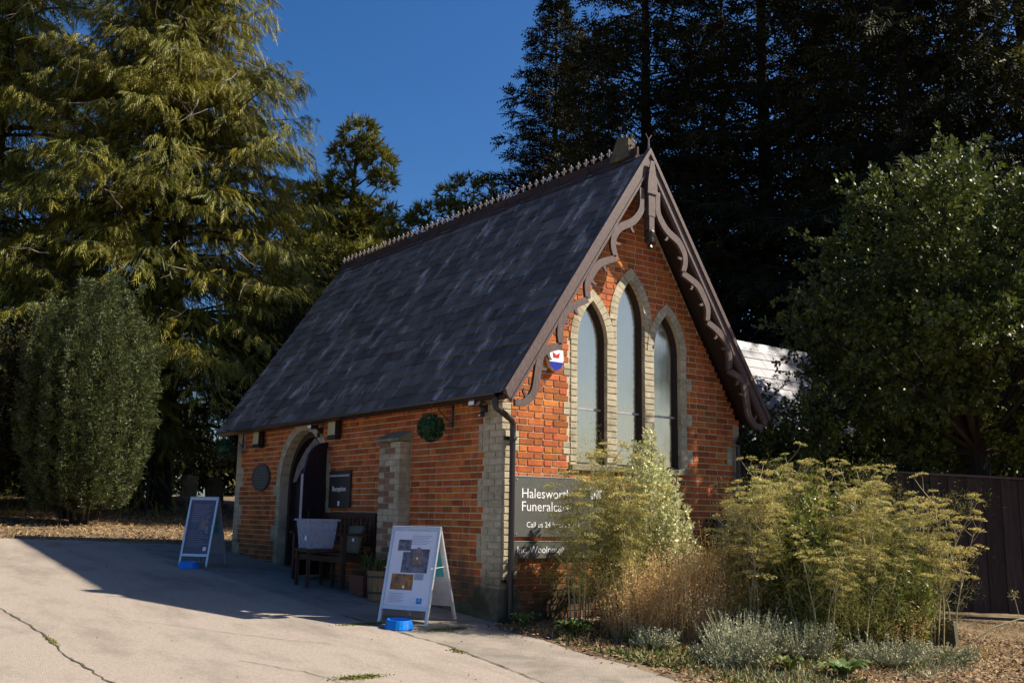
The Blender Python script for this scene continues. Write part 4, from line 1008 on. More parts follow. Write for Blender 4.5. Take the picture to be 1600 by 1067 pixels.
# ------------------------------------------------------------------ trees
def spray_template(kind):
    V = []; Fc = []
    def tri(a, b_, c):
        n = len(V); V.extend([a, b_, c]); Fc.append((n, n + 1, n + 2))
    if kind == 'cypress':                                  # drooping fern-like frond
        k = 4
        for i in range(k):
            t = (i + .5) / k; z = -.22 * t * t; l = .30 * math.sin(math.pi * (t * .8 + .15)) + .05
            for s_ in (-1, 1):
                tri((t - .07, 0, z), (t + .08, 0, z), (t + .16 + l * .8, s_ * l * .75, z - .25 * l - .04))
        tri((0, -.02, 0), (0, .02, 0), (1.05, 0, -.26))
    elif kind == 'spruce':
        k = 4
        for i in range(k):
            t = (i + .3) / k; l = .30 * (1.05 - t) + .06
            for s_ in (-1, 1): tri((t - .06, 0, 0), (t + .09, 0, 0), (t + l * .9, s_ * l, -.05 * s_ * s_))
        tri((0, 0, -.03), (0, 0, .06), (1.0, 0, .02))
    elif kind == 'pine':
        r_ = random.Random(3)
        for i in range(12):
            a = r_.uniform(0, 6.283); el = r_.uniform(-.2, 1.3); d = Vector((math.cos(el), math.sin(el) * math.cos(a), math.sin(el) * math.sin(a))); w = Vector((-d.y, d.x, .3)).normalized() * .085
            tri(tuple(w), tuple(-w), tuple(d * r_.uniform(.7, 1.0)))
    elif kind == 'yew':
        r_ = random.Random(5)
        for i in range(6):
            t = i / 6; a = i * 2.4; d = Vector((.34, .36 * math.cos(a), .36 * math.sin(a))); p = Vector((t * .7, 0, 0)); w = Vector((.14, 0, 0))
            tri(tuple(p), tuple(p + w), tuple(p + d))
    elif kind == 'broad':
        r_ = random.Random(8)
        for i in range(5):
            a = i * 2.4; t = i / 5; d = Vector((.5 + .3 * r_.random(), .55 * math.cos(a), .55 * math.sin(a))).normalized() * .42
            p = Vector((t * .6, 0, 0)); s_ = d.cross(Vector((r_.uniform(-1, 1), r_.uniform(-1, 1), r_.uniform(-1, 1)))).normalized() * .13
            tri(tuple(p), tuple(p + d * .5 + s_), tuple(p + d)); tri(tuple(p), tuple(p + d), tuple(p + d * .5 - s_))
    return np.array(V, float), np.array(Fc)
TPL = {k: spray_template(k) for k in ('cypress', 'spruce', 'pine', 'yew', 'broad')}

def tree(name, label, cat, x, y, group=None):
    return thing(name, label, cat, (x, y, gzf(x, y)), group=group)
def conifer(x, y, H, radf, z0, nb, tw, spr, kind, mt, label, droop=.35, size=(.35, .55), name='conifer_tree', group=None, hang=.6, rise=.1, trunks=((0, 0, .3),), dead=0, gap=None, seed=1, flat=1.0, limbr=.035, vary=.08):
    r_ = np.random.default_rng(seed)
    t = tree(name, label, 'tree', x, y, group)
    tb_ = MB()
    for (dx, dy, r0) in trunks:
        tb_.tube([(dx, dy, -.3), (dx, dy, .4), (dx * .9, dy * .9, H * .45), (dx * .5, dy * .5, H * .98)], [r0 * 1.25, r0, r0 * .55, .02], 9)
    Ps = []; Ds = []
    az = r_.uniform(0, 6.28)
    for i in range(nb):
        u = (i + r_.uniform(0, 1)) / nb; h = z0 + (H - z0) * (1 - (1 - u) ** 1.15) if True else 0
        az += 2.39996 + r_.uniform(-.4, .4); L_ = max(.25, radf(h) * r_.uniform(.62 - vary * .6, 1.12 + vary * .1))
        if gap is not None and gap(h, az): continue
        d = np.array([math.cos(az), math.sin(az), 0]); sd_ = np.array([-d[1], d[0], 0])
        if d[0] * .594 + d[1] * .786 > .35 and r_.random() < .62: continue
        rs_ = rise + r_.normal() * vary; dp_ = droop * r_.uniform(.5, 1.5)
        def P(t_): return np.array([0, 0, h]) + d * L_ * t_ + np.array([0, 0, 1]) * L_ * (rs_ * t_ - dp_ * t_ * t_)
        pts = [tuple(P(q)) for q in (0, .35, .7, 1.0)]
        tb_.tube(pts, [limbr * (L_ / 3) + .01, limbr * .7 * (L_ / 3) + .008, limbr * .4 * (L_ / 3) + .005, .004], 4, cap=False)
        nt = max(3, int(tw * L_ / 3))
        for j in range(nt):
            t_ = .10 + .90 * (j + r_.uniform(0, 1)) / nt; p0 = P(t_); l2_ = L_ * .34 * (1.15 - .75 * t_) * r_.uniform(.6, 1.2)
            s_ = 1 if (j % 2) else -1
            dd = d * r_.uniform(.45, .9) + sd_ * s_ * r_.uniform(.45, 1.0) + np.array([0, 0, r_.uniform(-.25, .25)])
            for q in range(spr):
                w = (q + r_.uniform(.1, 1)) / spr; p = p0 + dd * l2_ * w - np.array([0, 0, hang * .35 * l2_ * w * w])
                Ps.append(p); Ds.append(dd * .8 + r_.normal(size=3) * .35 + np.array([0, 0, -hang]))
    for i in range(3 * nb // 4):                           # top tuft
        pass
    Ps = np.array(Ps); Ds = np.array(Ds)
    V_, F_ = scatter(TPL[kind], Ps, Ds, r_.uniform(size[0], size[1], len(Ps)), r_.uniform(-1.1, 1.1, len(Ps)))
    link('crown', tri_mesh('crown', V_, F_, mt), t)
    tb_.put('trunk', 'bark', t)
    if dead:
        db = MB()
        for i in range(dead):
            h = r_.uniform(z0 + .15 * (H - z0), z0 + .7 * (H - z0)); a = r_.uniform(-2.8, -.6); rr = radf(h) * r_.uniform(.55, .95)
            p = Vector((math.cos(a) * rr, math.sin(a) * rr, h)); dd = Vector((r_.normal() * .6, r_.normal() * .6, r_.normal() * .5 - .1))
            pts = [p]
            for q in range(4): dd = dd + Vector((r_.normal() * .25, r_.normal() * .25, r_.normal() * .2)); pts.append(pts[-1] + dd.normalized() * .25)
            db.tube(pts, [.014, .012, .009, .006, .004], 4, cap=False)
            db.tube([pts[2], pts[2] + Vector((r_.normal() * .25, r_.normal() * .25, r_.normal() * .2))], [.008, .003], 4, cap=False)
        db.put('dead_twigs', 'deadtwig', t)['kind'] = 'stuff'
    return t
# big sunlit cypresses at the left
conifer(2.26, 19.1, 22, lambda h: 5.0 * (1 - max(0, h - 6) / 16.5) ** .8 if h > 4 else 4.3, 1.9, 700, 21, 6, 'cypress', 'cypress',
        'towering sunlit cypress with drooping yellow-green sprays and twin dark trunks behind the columnar yew', droop=.40, size=(.23, .42), name='cypress_tree', hang=.8, rise=.22, vary=.30, trunks=((-.35, .1, .26), (.30, -.1, .30)), dead=70, seed=11)
conifer(-1.6, 23.5, 22, lambda h: 5.4 * (1 - max(0, h - 7) / 17) ** .8 if h > 4 else 4.6, 1.6, 540, 16, 5, 'cypress', 'cypress',
        'second tall cypress filling the left edge behind the columnar yew', droop=.42, size=(.32, .58), name='cypress_tree', hang=.8, rise=.2, vary=.30, trunks=((0, 0, .34),), dead=30, seed=12)
conifer(-8.2, 20.5, 19, lambda h: 4.4 * (1 - max(0, h - 6) / 14) if h > 4 else 4.0, 1.5, 200, 12, 5, 'cypress', 'cypress',
        'cypress beyond the left side of the drive, mostly cut off by the picture edge', droop=.42, size=(.45, .75), name='cypress_tree', hang=.9, rise=.2, trunks=((0, 0, .3),), seed=13)
# pine in the middle
def pine(x, y, clumps, label, tz, mt='pine', name='pine_tree', r0=.2, tuft=(.28, .45), per=70, seed=3, dead=0, group=None):
    r_ = np.random.default_rng(seed); t = tree(name, label, 'tree', x, y, group); b = MB()
    b.tube([(0, 0, -.3), (.1, 0, tz * .4), (-.05, 0, tz * .8), (.1, 0, tz)], [r0 * 1.2, r0, r0 * .5, .03], 8)
    Ps = []; Ds = []
    for (cx_, cy_, cz_, rx_, rz_) in clumps:
        base = Vector((0, 0, max(.5, cz_ - (abs(cx_) + abs(cy_)) * .5 - .4)))
        if base.z > tz: base.z = tz * .95
        mid = base.lerp(Vector((cx_, cy_, cz_)), .55) + Vector((0, 0, -.15)); b.tube([base, mid, (cx_, cy_, cz_)], [.05, .035, .015], 5, cap=False)
        n = int(per * rx_ * rx_ * (.6 + rz_) + 25); d = unit(n); rr = r_.uniform(.35, 1, n) ** .5
        P = np.array([cx_, cy_, cz_]) + d * rr[:, None] * np.array([rx_, rx_, rz_]); Ps.append(P); Ds.append(d * .7 + r_.normal(size=(n, 3)) * .3 + np.array([0, 0, .35]))
        for q in range(6):
            i = r_.integers(n); b.tube([(cx_, cy_, cz_), tuple(P[i])], [.014, .005], 3, cap=False)
    Ps = np.concatenate(Ps); Ds = np.concatenate(Ds)
    V_, F_ = scatter(TPL['pine'], Ps, Ds, r_.uniform(tuft[0], tuft[1], len(Ps)), r_.uniform(0, 6, len(Ps)))
    link('crown', tri_mesh('crown', V_, F_, mt), t); b.put('trunk', 'bark', t)
    if dead:
        db = MB()
        for i in range(dead):
            p = Vector((r_.uniform(-2.6, .8), r_.uniform(-1.5, -.2), r_.uniform(6.8, 9.2))); pts = [p]; dd = Vector((r_.normal(), r_.normal(), r_.normal() * .6))
            for q in range(4): dd += Vector((r_.normal() * .4, r_.normal() * .4, r_.normal() * .3)); pts.append(pts[-1] + dd.normalized() * .28)
            db.tube(pts, [.02, .017, .013, .009, .005], 4, cap=False)
        db.put('dead_twigs', 'deadtwig', t)['kind'] = 'stuff'
    return t
rr_ = random.Random(21)
RV = Vector((.796, -.605, 0))                       # across the view
def cl(u, z, r, rz=None, dep=0.0): 
    p = RV * u + Vector((.605, .796, 0)) * dep; return (p.x, p.y, z, r, rz or r * .7)
mid = [cl(.1, 14.2, .75), cl(.9, 13.0, .7, .45), cl(-.4, 13.3, .6), cl(1.1, 12.3, .55, .35), cl(.5, 13.6, .6), cl(-.5, 12.2, .6, .4), cl(-1.9, 11.4, .9), cl(-1.2, 11.6, .8), cl(-1.6, 10.5, 1.0), cl(.1, 10.4, 1.1, .8), cl(1.2, 9.8, 1.2), cl(-.7, 9.7, 1.3), cl(2.2, 9.1, 1.1), cl(.6, 9.0, 1.4),
       cl(-1.9, 9.2, 1.1), cl(3.1, 8.4, .9), cl(1.6, 8.2, 1.3), cl(-.6, 8.0, 1.2, .9, 1.2), cl(-2.0, 7.8, 1.2), cl(.4, 7.1, 1.3, .9, 1.0), cl(2.6, 7.2, 1.1), cl(-1.6, 6.2, 1.4), cl(-3.0, 7.2, 1.0), cl(-3.2, 5.6, 1.3), cl(0, 5.4, 1.6, 1.2, .8), cl(2, 5.6, 1.4)]
mid += [cl(-2.6, 9.9, .9, .6, -1), cl(-1.0, 8.8, 1.2, .9, -1.2), cl(1.0, 8.6, 1.2, .9, -1.2), cl(2.4, 8.2, 1.0, .8, -1), cl(-2.4, 7.0, 1.2, .9, -1.2), cl(.2, 7.0, 1.2, .9, -1.4), cl(1.8, 6.8, 1.2, .9, -1.2), cl(3.4, 7.4, .9, .7, -.6), cl(-.4, 11.2, .9, .7), cl(.8, 11.0, .9, .6)]
pine(10.7, 24.2, mid, 'sunlit scots pine with an open top rising against the sky beyond the roof ridge', 14.2, seed=4, dead=46, tuft=(.26, .44), per=120)
mid2 = [cl(-1.5, 7.6, .9), cl(-.4, 7.2, 1.0), cl(.7, 7.5, .9), cl(1.6, 7.9, .9), cl(2.4, 7.3, 1.0), cl(-.8, 6.3, 1.2), cl(.8, 6.2, 1.3), cl(2.2, 6.1, 1.2), cl(-2.2, 6.4, .9), cl(3.4, 6.5, 1.1), cl(-2.4, 8.0, .8), cl(-1.0, 8.3, .9), cl(.1, 8.3, .8), cl(1.2, 8.5, .8), cl(2.4, 8.3, .9), cl(3.3, 7.8, .9)]
pine(12.0, 21.4, mid2, 'small brownish pine showing just above the middle of the ridge crest', 7.3, seed=5, tuft=(.22, .38), per=95)
# tall dark conifers at the right
mid3 = [cl(-3.6, 9.0, 1.0, .45), cl(-2.6, 9.4, 1.1, .5), cl(-1.8, 10.2, 1.0, .6), cl(-2.2, 8.2, 1.2, .5), cl(-1.0, 9.0, 1.4), cl(0, 8.4, 1.5), cl(1.4, 9.2, 1.5), cl(-2.9, 7.4, 1.2, .6), cl(-1, 7.2, 1.5), cl(.8, 7.0, 1.5), cl(2.4, 7.8, 1.5)]
pine(12.2, 15.4, mid3, 'spreading dark pine reaching left over the chapel ridge', 9.5, mt='pine', seed=6, tuft=(.24, .38), per=85)
DK = 'tall dark conifers behind the chapel'
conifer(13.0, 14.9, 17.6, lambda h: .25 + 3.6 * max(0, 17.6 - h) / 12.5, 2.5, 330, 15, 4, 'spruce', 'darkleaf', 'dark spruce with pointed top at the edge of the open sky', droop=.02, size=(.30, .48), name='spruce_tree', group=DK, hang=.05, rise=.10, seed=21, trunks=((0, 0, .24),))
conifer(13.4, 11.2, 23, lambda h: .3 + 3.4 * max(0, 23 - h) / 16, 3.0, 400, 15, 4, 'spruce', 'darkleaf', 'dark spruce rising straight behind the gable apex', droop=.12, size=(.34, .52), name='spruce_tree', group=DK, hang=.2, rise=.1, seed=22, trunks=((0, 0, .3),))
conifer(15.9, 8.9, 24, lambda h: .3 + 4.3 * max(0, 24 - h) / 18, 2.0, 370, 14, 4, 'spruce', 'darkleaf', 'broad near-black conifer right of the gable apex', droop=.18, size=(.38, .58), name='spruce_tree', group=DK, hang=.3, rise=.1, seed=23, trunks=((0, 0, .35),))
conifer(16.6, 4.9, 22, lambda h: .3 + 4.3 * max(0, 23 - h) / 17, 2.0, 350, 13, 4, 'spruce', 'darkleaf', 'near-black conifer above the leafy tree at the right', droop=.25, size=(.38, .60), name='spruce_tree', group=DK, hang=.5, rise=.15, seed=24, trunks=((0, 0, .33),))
conifer(20.6, 3.6, 24, lambda h: .3 + 5.0 * max(0, 25 - h) / 19, 2.0, 270, 12, 4, 'spruce', 'pine', 'olive tinted conifer in the top right corner', droop=.25, size=(.42, .64), name='spruce_tree', group=DK, hang=.5, rise=.15, seed=25, trunks=((0, 0, .33),))
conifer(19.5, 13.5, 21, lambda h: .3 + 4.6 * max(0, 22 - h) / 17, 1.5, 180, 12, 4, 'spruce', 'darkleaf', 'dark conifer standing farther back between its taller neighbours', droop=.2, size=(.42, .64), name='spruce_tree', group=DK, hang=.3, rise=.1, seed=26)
conifer(20.5, -2.6, 22, lambda h: .3 + 4.6 * max(0, 23 - h) / 17, 1.5, 150, 10, 4, 'spruce', 'darkleaf', 'unseen dark conifer added outside the right edge to shade the conifers in view', droop=.2, size=(.5, .7), name='spruce_tree', group=DK, hang=.4, rise=.1, seed=27)  # out of view, added to cast shade on the conifers at the right
conifer(15.2, -4.6, 15, lambda h: .3 + 2.9 * max(0, 15.5 - h) / 12, 1.2, 150, 11, 4, 'spruce', 'darkleaf', 'unseen dark conifer added outside the right edge to shade the fence', droop=.2, size=(.45, .65), name='spruce_tree', group=DK, hang=.4, rise=.1, seed=28)  # out of view, put here to shade the fence and the leafy tree
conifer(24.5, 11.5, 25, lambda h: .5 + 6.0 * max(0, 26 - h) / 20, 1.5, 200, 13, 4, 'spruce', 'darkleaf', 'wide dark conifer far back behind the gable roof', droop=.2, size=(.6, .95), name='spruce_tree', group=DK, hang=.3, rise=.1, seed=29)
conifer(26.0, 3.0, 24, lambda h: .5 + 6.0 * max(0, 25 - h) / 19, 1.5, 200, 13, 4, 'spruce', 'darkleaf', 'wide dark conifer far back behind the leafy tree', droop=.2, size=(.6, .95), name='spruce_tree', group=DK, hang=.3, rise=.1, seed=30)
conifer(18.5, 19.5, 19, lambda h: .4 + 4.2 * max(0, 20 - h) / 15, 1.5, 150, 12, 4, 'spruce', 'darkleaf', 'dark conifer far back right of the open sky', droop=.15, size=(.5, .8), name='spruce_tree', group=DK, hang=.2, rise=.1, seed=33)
# columnar yew
def columnar(x, y, H, Rm, label, ncol, mt, seed, name='yew_tree', skirt=.3):
    r_ = np.random.default_rng(seed); t = tree(name, label, 'tree', x, y); b = MB(); Ps = []; Ds = []
    b.tube([(0, 0, -.2), (0, 0, H * .5)], [.20, .08], 8)
    for i in range(ncol):
        ring = 0 if i < ncol * .5 else (1 if i < ncol * .8 else 2)
        cnt_ = (ncol * .5, ncol * .3, ncol * .2)[ring]; a = 6.283 * i / cnt_ + r_.uniform(-.10, .10); rr = Rm * (1.0, .66, .3)[ring] * r_.uniform(.90, 1.06)
        bx, by = math.cos(a) * rr, math.sin(a) * rr
        h0 = skirt + r_.uniform(0, .25) + (.18, .1, .0)[ring]; h1 = H * (.84, .96, 1.0)[ring] * r_.uniform(.82, 1.06)
        b.tube([(bx * .3, by * .3, .1), (bx * .45, by * .45, h0 + .5), (bx * .8, by * .8, h1 * .5), (bx * .9, by * .9, h1 * .85)], [.045, .025, .015, .006], 4, cap=False)
        n = int(225 * (h1 - h0)); u = r_.uniform(0, 1, n)
        wid = (.165 + .035 * np.sin(u * 9 + i * 1.3) + .035 * np.sin(u * 37 + i * 2.1)) * np.clip((1 - u) * 7, .2, 1) * np.clip(u * 3 + .45, .45, 1)
        th = r_.uniform(0, 6.283, n); q = np.stack([np.cos(th), np.sin(th), np.zeros(n)], 1)
        cx_ = bx * (.72 + .30 * np.clip(u * 2.2, 0, 1) - .10 * np.clip(u - .8, 0, 1) * 5) + .02 * np.sin(u * 11 + i); cy_ = by * (.72 + .30 * np.clip(u * 2.2, 0, 1) - .10 * np.clip(u - .8, 0, 1) * 5)
        P = np.stack([cx_, cy_, h0 + (h1 - h0) * u], 1) + q * (wid * r_.uniform(.72, 1.02, n))[:, None]
        Ps.append(P); Ds.append(q * .9 + np.array([0, 0, .7]) + r_.normal(size=(n, 3)) * .25)
        for w in range(9):                                 # stray shoots
            a2 = math.atan2(by, bx) + r_.normal() * .5; z0_ = r_.uniform(h0 + .2, h1); L2 = r_.uniform(.14, .34); tt = np.linspace(.3, 1, 9)[:, None]
            fz_ = .72 + .30 * min(1, 2.2 * (z0_ - h0) / (h1 - h0)); Ps.append(np.array([bx * fz_ + math.cos(a2) * .14, by * fz_ + math.sin(a2) * .14, z0_]) + tt * np.array([math.cos(a2) * .28, math.sin(a2) * .28, 1.0]) * L2); Ds.append(np.tile([math.cos(a2) * .5, math.sin(a2) * .5, 1.0], (9, 1)) + r_.normal(size=(9, 3)) * .4)
    Ps = np.concatenate(Ps); Ds = np.concatenate(Ds)
    V_, F_ = scatter(TPL['yew'], Ps, Ds, r_.uniform(.12, .20, len(Ps)), r_.uniform(0, 6, len(Ps)))
    link('crown', tri_mesh('crown', V_, F_, mt), t); b.put('trunk', 'bark', t)
columnar(-.98, 13.1, 5.0, 1.10, 'dense columnar Irish yew with upright branches at the edge of the drive', 30, 'yew', 31, skirt=.08)
# leafy trees
def leafy(x, y, zc, rad, rz, n, mt, label, name='leafy_tree', size=(.14, .24), trunk=.14, seed=1, nblob=60, thin=.55, dirs=None, group=None, kind='broad', ztop=None):
    r_ = np.random.default_rng(seed); t = tree(name, label, 'tree', x, y, group); b = MB()
    b.tube([(0, 0, -.2), (.05, 0, zc * .5), (0, .05, zc)], [trunk * 1.2, trunk, trunk * .5], 8)
    Ps = []; Ds = []
    d = unit(nblob); rr = r_.uniform(.25, 1, nblob) ** .45
    C_ = d * rr[:, None] * np.array([rad, rad, rz]) + np.array([0, 0, zc])
    for c in C_:
        s_ = r_.uniform(.35, .75) * rad * .30 + .12; k = int(n / nblob * r_.uniform(.6, 1.4)); q = unit(k)
        P = c + q * (s_ * r_.uniform(.1, 1, (k, 1)) ** .5); Ps.append(P); Ds.append(q + (c - np.array([0, 0, zc])) / rad * .6 + r_.normal(size=(k, 3)) * .4)
        b.tube([(0, 0, zc * .55), tuple(c * .5 + np.array([0, 0, zc * .28])), tuple(c)], [trunk * .35, trunk * .2, .01], 4, cap=False)
        for w in range(3):                                 # loose shoots that break the outline
            o_ = unit(1)[0] * np.array([1, 1, .8]) + (c - np.array([0, 0, zc])) / rad; o_ = o_ / np.linalg.norm(o_); l = r_.uniform(.3, .7); m_ = 10
            pp = c + o_ * s_ * .6 + np.outer(np.linspace(0, 1, m_), o_) * l; Ps.append(pp); Ds.append(r_.normal(size=(m_, 3)) * .7 + o_)
            b.tube([tuple(c), tuple(pp[-1])], [.012, .003], 3, cap=False)
    Ps = np.concatenate(Ps); Ds = np.concatenate(Ds)
    V_, F_ = scatter(TPL[kind], Ps, Ds, r_.uniform(size[0], size[1], len(Ps)), r_.uniform(0, 6, len(Ps)))
    link('crown', tri_mesh('crown', V_, F_, mt), t); b.put('trunk', 'bark', t); return t
leafy(7.38, -1.37, 4.0, 2.2, 2.35, 11000, 'broad', 'broad leafy tree overhanging the fence, its upper leaves catching the sun', seed=41, nblob=70, size=(.13, .24))
leafy(10.4, -.3, 4.3, 2.3, 2.5, 4600, 'broad', 'leafy tree at the right edge behind the fence', seed=42, nblob=60, size=(.17, .27))
leafy(5.45, -.25, 2.05, .85, .62, 1700, 'broad', 'low leafy shrub looking over the fence under the bright outbuilding roof', name='leafy_shrub', seed=49, nblob=24, size=(.12, .2), trunk=.05)
leafy(5.0, 1.15, 1.75, .85, .9, 1500, 'broad', 'young leafy shrub growing between the chapel and the bright outbuilding roof', name='leafy_shrub', seed=43, nblob=22, size=(.12, .2), trunk=.05)
leafy(-3.7, 17.0, 2.6, 2.6, 2.3, 4500, 'darkleaf', 'dark evergreen mass left of the columnar yew', name='evergreen_shrub', seed=44, nblob=60, size=(.2, .32), trunk=.1)
leafy(-5.9, 14.2, 2.0, 2.0, 1.9, 3500, 'darkleaf', 'dark evergreen shrub at the left edge beside the drive', name='evergreen_shrub', seed=47, nblob=45, size=(.2, .32), trunk=.1)
leafy(-2.45, 14.9, 2.1, 1.25, 2.1, 3200, 'darkleaf', 'dark evergreen shrub crowding the left flank of the columnar yew', name='evergreen_shrub', seed=50, nblob=36, size=(.16, .26), trunk=.08)
leafy(5.6, 15.8, 3.0, 2.1, 2.5, 4000, 'darkleaf', 'dark evergreen behind the far end of the chapel', name='evergreen_shrub', seed=45, nblob=50, size=(.2, .32), trunk=.12)
leafy(6.6, 19.5, 5.0, 2.4, 3.4, 3400, 'pine', 'olive evergreen showing between the tall cypress and the roof', name='evergreen_shrub', seed=46, nblob=60, size=(.22, .34), trunk=.12)
t = thing('dark_hedge', 'tall dark evergreen hedge closing the view at the far left behind the shrubs', 'hedge', (0, 0, 0)); HP = [(-16, 17.5), (-9, 20.5), (-3, 25.0), (4, 29.0)]
b = MB()
for (xa, ya), (xb, yb) in zip(HP[:-1], HP[1:]):
    za_, zb_ = gzf(xa, ya), gzf(xb, yb); b.hexa([(xa, ya, za_ - .2), (xb, yb, zb_ - .2), (xb, yb + 1.2, zb_ - .2), (xa, ya + 1.2, za_ - .2), (xa, ya + .2, za_ + 2.5), (xb, yb + .2, zb_ + 2.4), (xb, yb + 1, zb_ + 2.4), (xa, ya + 1, za_ + 2.5)])
b.put('core', 'darkleaf', t)
n = 5200; k_ = rng.integers(0, 3, n); u_ = rng.uniform(0, 1, n); A_ = np.array(HP)[k_]; B_ = np.array(HP)[k_ + 1]; q_ = A_ + (B_ - A_) * u_[:, None]; z_ = rng.uniform(-.1, 2.75, n)
V_, F_ = scatter(TPL['broad'], np.stack([q_[:, 0], q_[:, 1] - .05 + rng.uniform(-.15, .15, n), gz(q_[:, 0], q_[:, 1]) + z_], 1), unit(n) + np.array([.2, -.6, .3]), rng.uniform(.28, .45, n), rng.uniform(0, 6, n))
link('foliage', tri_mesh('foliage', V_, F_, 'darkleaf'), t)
# far belt of wood, one mass
nF = 9000; ux = rng.uniform(-45, 75, nF); uy = 52 - ux * .28 + rng.uniform(-3, 3, nF); hz = rng.uniform(0, 1, nF) ** .7 * (4.5 + 1.8 * np.sin(ux * .35) + 1.0 * np.sin(ux * 1.1))
V_, F_ = scatter(TPL['spruce'], np.stack([ux, uy, hz + gz(ux, uy)], 1), unit(nF) + np.array([0, 0, .4]), rng.uniform(1.2, 2.0, nF), rng.uniform(0, 6, nF))
tag(link('far_wood', tri_mesh('far_wood', V_, F_, 'darkleaf')), 'dark belt of trees closing the view far behind the churchyard', 'woodland', kind='stuff')

# headstones far left of the chapel
for (x, y, r, lab) in ((4.9, 23.5, .04, 'leaning pale headstone glimpsed left of the chapel beyond the lit grass'), (4.55, 20.2, -.12, 'dark edged upright headstone nearest the left chapel corner')):
    t = thing('headstone', lab, 'headstone', (x, y, gzf(x, y)), (0, r, R(20)))
    b = MB(); b.prism([(-.30, 0), (.30, 0), (.30, .72), (.22, .86), (0, .92), (-.22, .86), (-.30, .72)], 'y', -.05, .05); b.put('slab', 'stone', t)
    b = MB(); b.box(-.38, .38, -.12, .12, -.05, .08); b.put('base', 'stone', t)

# ------------------------------------------------------------------ ground cover (stuff)
BLADE = (np.array([[0, -.06, 0], [0, .06, 0], [.55, .04, .08], [1, 0, .0]], float), np.array([[0, 1, 2], [0, 2, 3]]))
def cover(name, label, cat, n, fx, fy, size, mt, tilt=1.0, mask=None, tpl=BLADE, lift=0.0):
    x = fx(n); y = fy(n)
    if mask is not None: k = mask(x, y); x, y = x[k], y[k]
    n = len(x); P = np.stack([x, y, gz(x, y) - .012 + lift], 1); D = rng.normal(size=(n, 3)) * np.array([tilt, tilt, .25]) + np.array([0, 0, 1.0])
    D[:, 2] = np.abs(D[:, 2])
    V_, F_ = scatter(tpl, P, D, rng.uniform(size[0], size[1], n), rng.uniform(0, 6, n))
    return tag(link(name, tri_mesh(name, V_, F_, mt)), label, cat, kind='stuff')
def drv(x, y): return (y > 10.1 - .27 * (x + 2.98)) | (x > .1)
# dry verge beyond the drive
cover('dry_verge', 'dry straw coloured grass along the back of the drive and among the trunks', 'grass', 34000, lambda n: rng.uniform(-12, 9, n), lambda n: rng.uniform(8.8, 26, n), (.05, .13), 'dry', 1.3,
      mask=lambda x, y: (y > np.where(x < -1.3, 9.6 - .22 * (x + 1.9), 8.7 + .25 * -(x + .4))) & ((x < -.1) | (y > 7.9)) & ~((x > -.2) & (y < 7.7)))
# dry lawn at the lower right
cover('dry_lawn', 'scorched lawn in the lower right in front of the fence', 'grass', 30000, lambda n: rng.uniform(.6, 9, n), lambda n: rng.uniform(-7, -.6, n), (.03, .075), 'dry', 1.5, mask=lambda x, y: (y < -.6 - .62 * (x - 4.2)) | (x < 4.5))
def bed(x, y): return (x > -.30 + .06 * np.sin(y * 6)) & ((y < -.08) | (x > 4))
LT = (np.array([[0, 0, 0], [.4, .3, .12], [1, .05, 0], [.45, -.3, .10]], float), np.array([[0, 3, 2], [0, 2, 1]]))
def litter(name, label, n, x0, x1, y0, y1, mask, mt='leaflitter', sz=(.02, .055), z=.006):
    x = rng.uniform(x0, x1, n); y = rng.uniform(y0, y1, n); k = mask(x, y); x, y = x[k], y[k]; n = len(x)
    D = rng.normal(size=(n, 3)) * np.array([1, 1, .25]); P = np.stack([x, y, gz(x, y) + z + rng.uniform(-.012, .01, n)], 1)
    V_, F_ = scatter(LT, P, D, rng.uniform(sz[0], sz[1], n), rng.uniform(-.6, .6, n)); tag(link(name, tri_mesh(name, V_, F_, mt)), label, 'leaf litter', kind='stuff')
litter('leaf_litter', 'dry fallen leaves and stems covering the soil of the flower bed', 15000, -.45, 5.0, -4.2, -.05, lambda x, y: (x > -.22 + .10 * np.sin(y * 5)) | (rng.uniform(0, 1, len(x)) < .10))
litter('scattered_leaves', 'scattered dry leaves on the drive beside the bed and wall', 1100, -4.5, 0.0, -4.0, 9, lambda x, y: (x > -.35) | (rng.uniform(0, 1, len(x)) < .16), sz=(.012, .03))
litter('verge_litter', 'orange brown leaf litter under the trees along the verge', 9000, -6, 4.5, 8.6, 18, lambda x, y: (y > 9.6 - .22 * (x + 1.9)) & ~((x > -.1) & (y < 8)), sz=(.03, .08))
for (x, y, rx, ry, n, lab) in ((-2.62, -1.80, .22, .07, 900, 'yellow green moss patch in a drive joint near the bottom edge'), (-.80, -.20, .26, .08, 900, 'moss patch at the feet of the white A-board'), (-1.40, .34, .30, .05, 600, 'thin moss line along the concrete seam by the white A-board'), (-1.33, -1.2, .05, .12, 200, 'small moss tuft in the seam between concrete and asphalt'), (-4.30, .40, .03, .2, 150, 'sparse moss tufts in the long drive crack')):
    a = rng.normal(size=(n, 2)) * .45; px_ = x + a[:, 0] * rx; py_ = y + a[:, 1] * ry
    V_, F_ = scatter(LEAF, np.stack([px_, py_, gz(px_, py_) + .003], 1), rng.normal(size=(n, 3)) * np.array([1, 1, .2]) + np.array([0, 0, .35]), rng.uniform(.010, .026, n), rng.uniform(0, 6, n))
    tag(link('moss_patch', tri_mesh('moss_patch', V_, F_, 'moss')), lab, 'moss', kind='stuff')

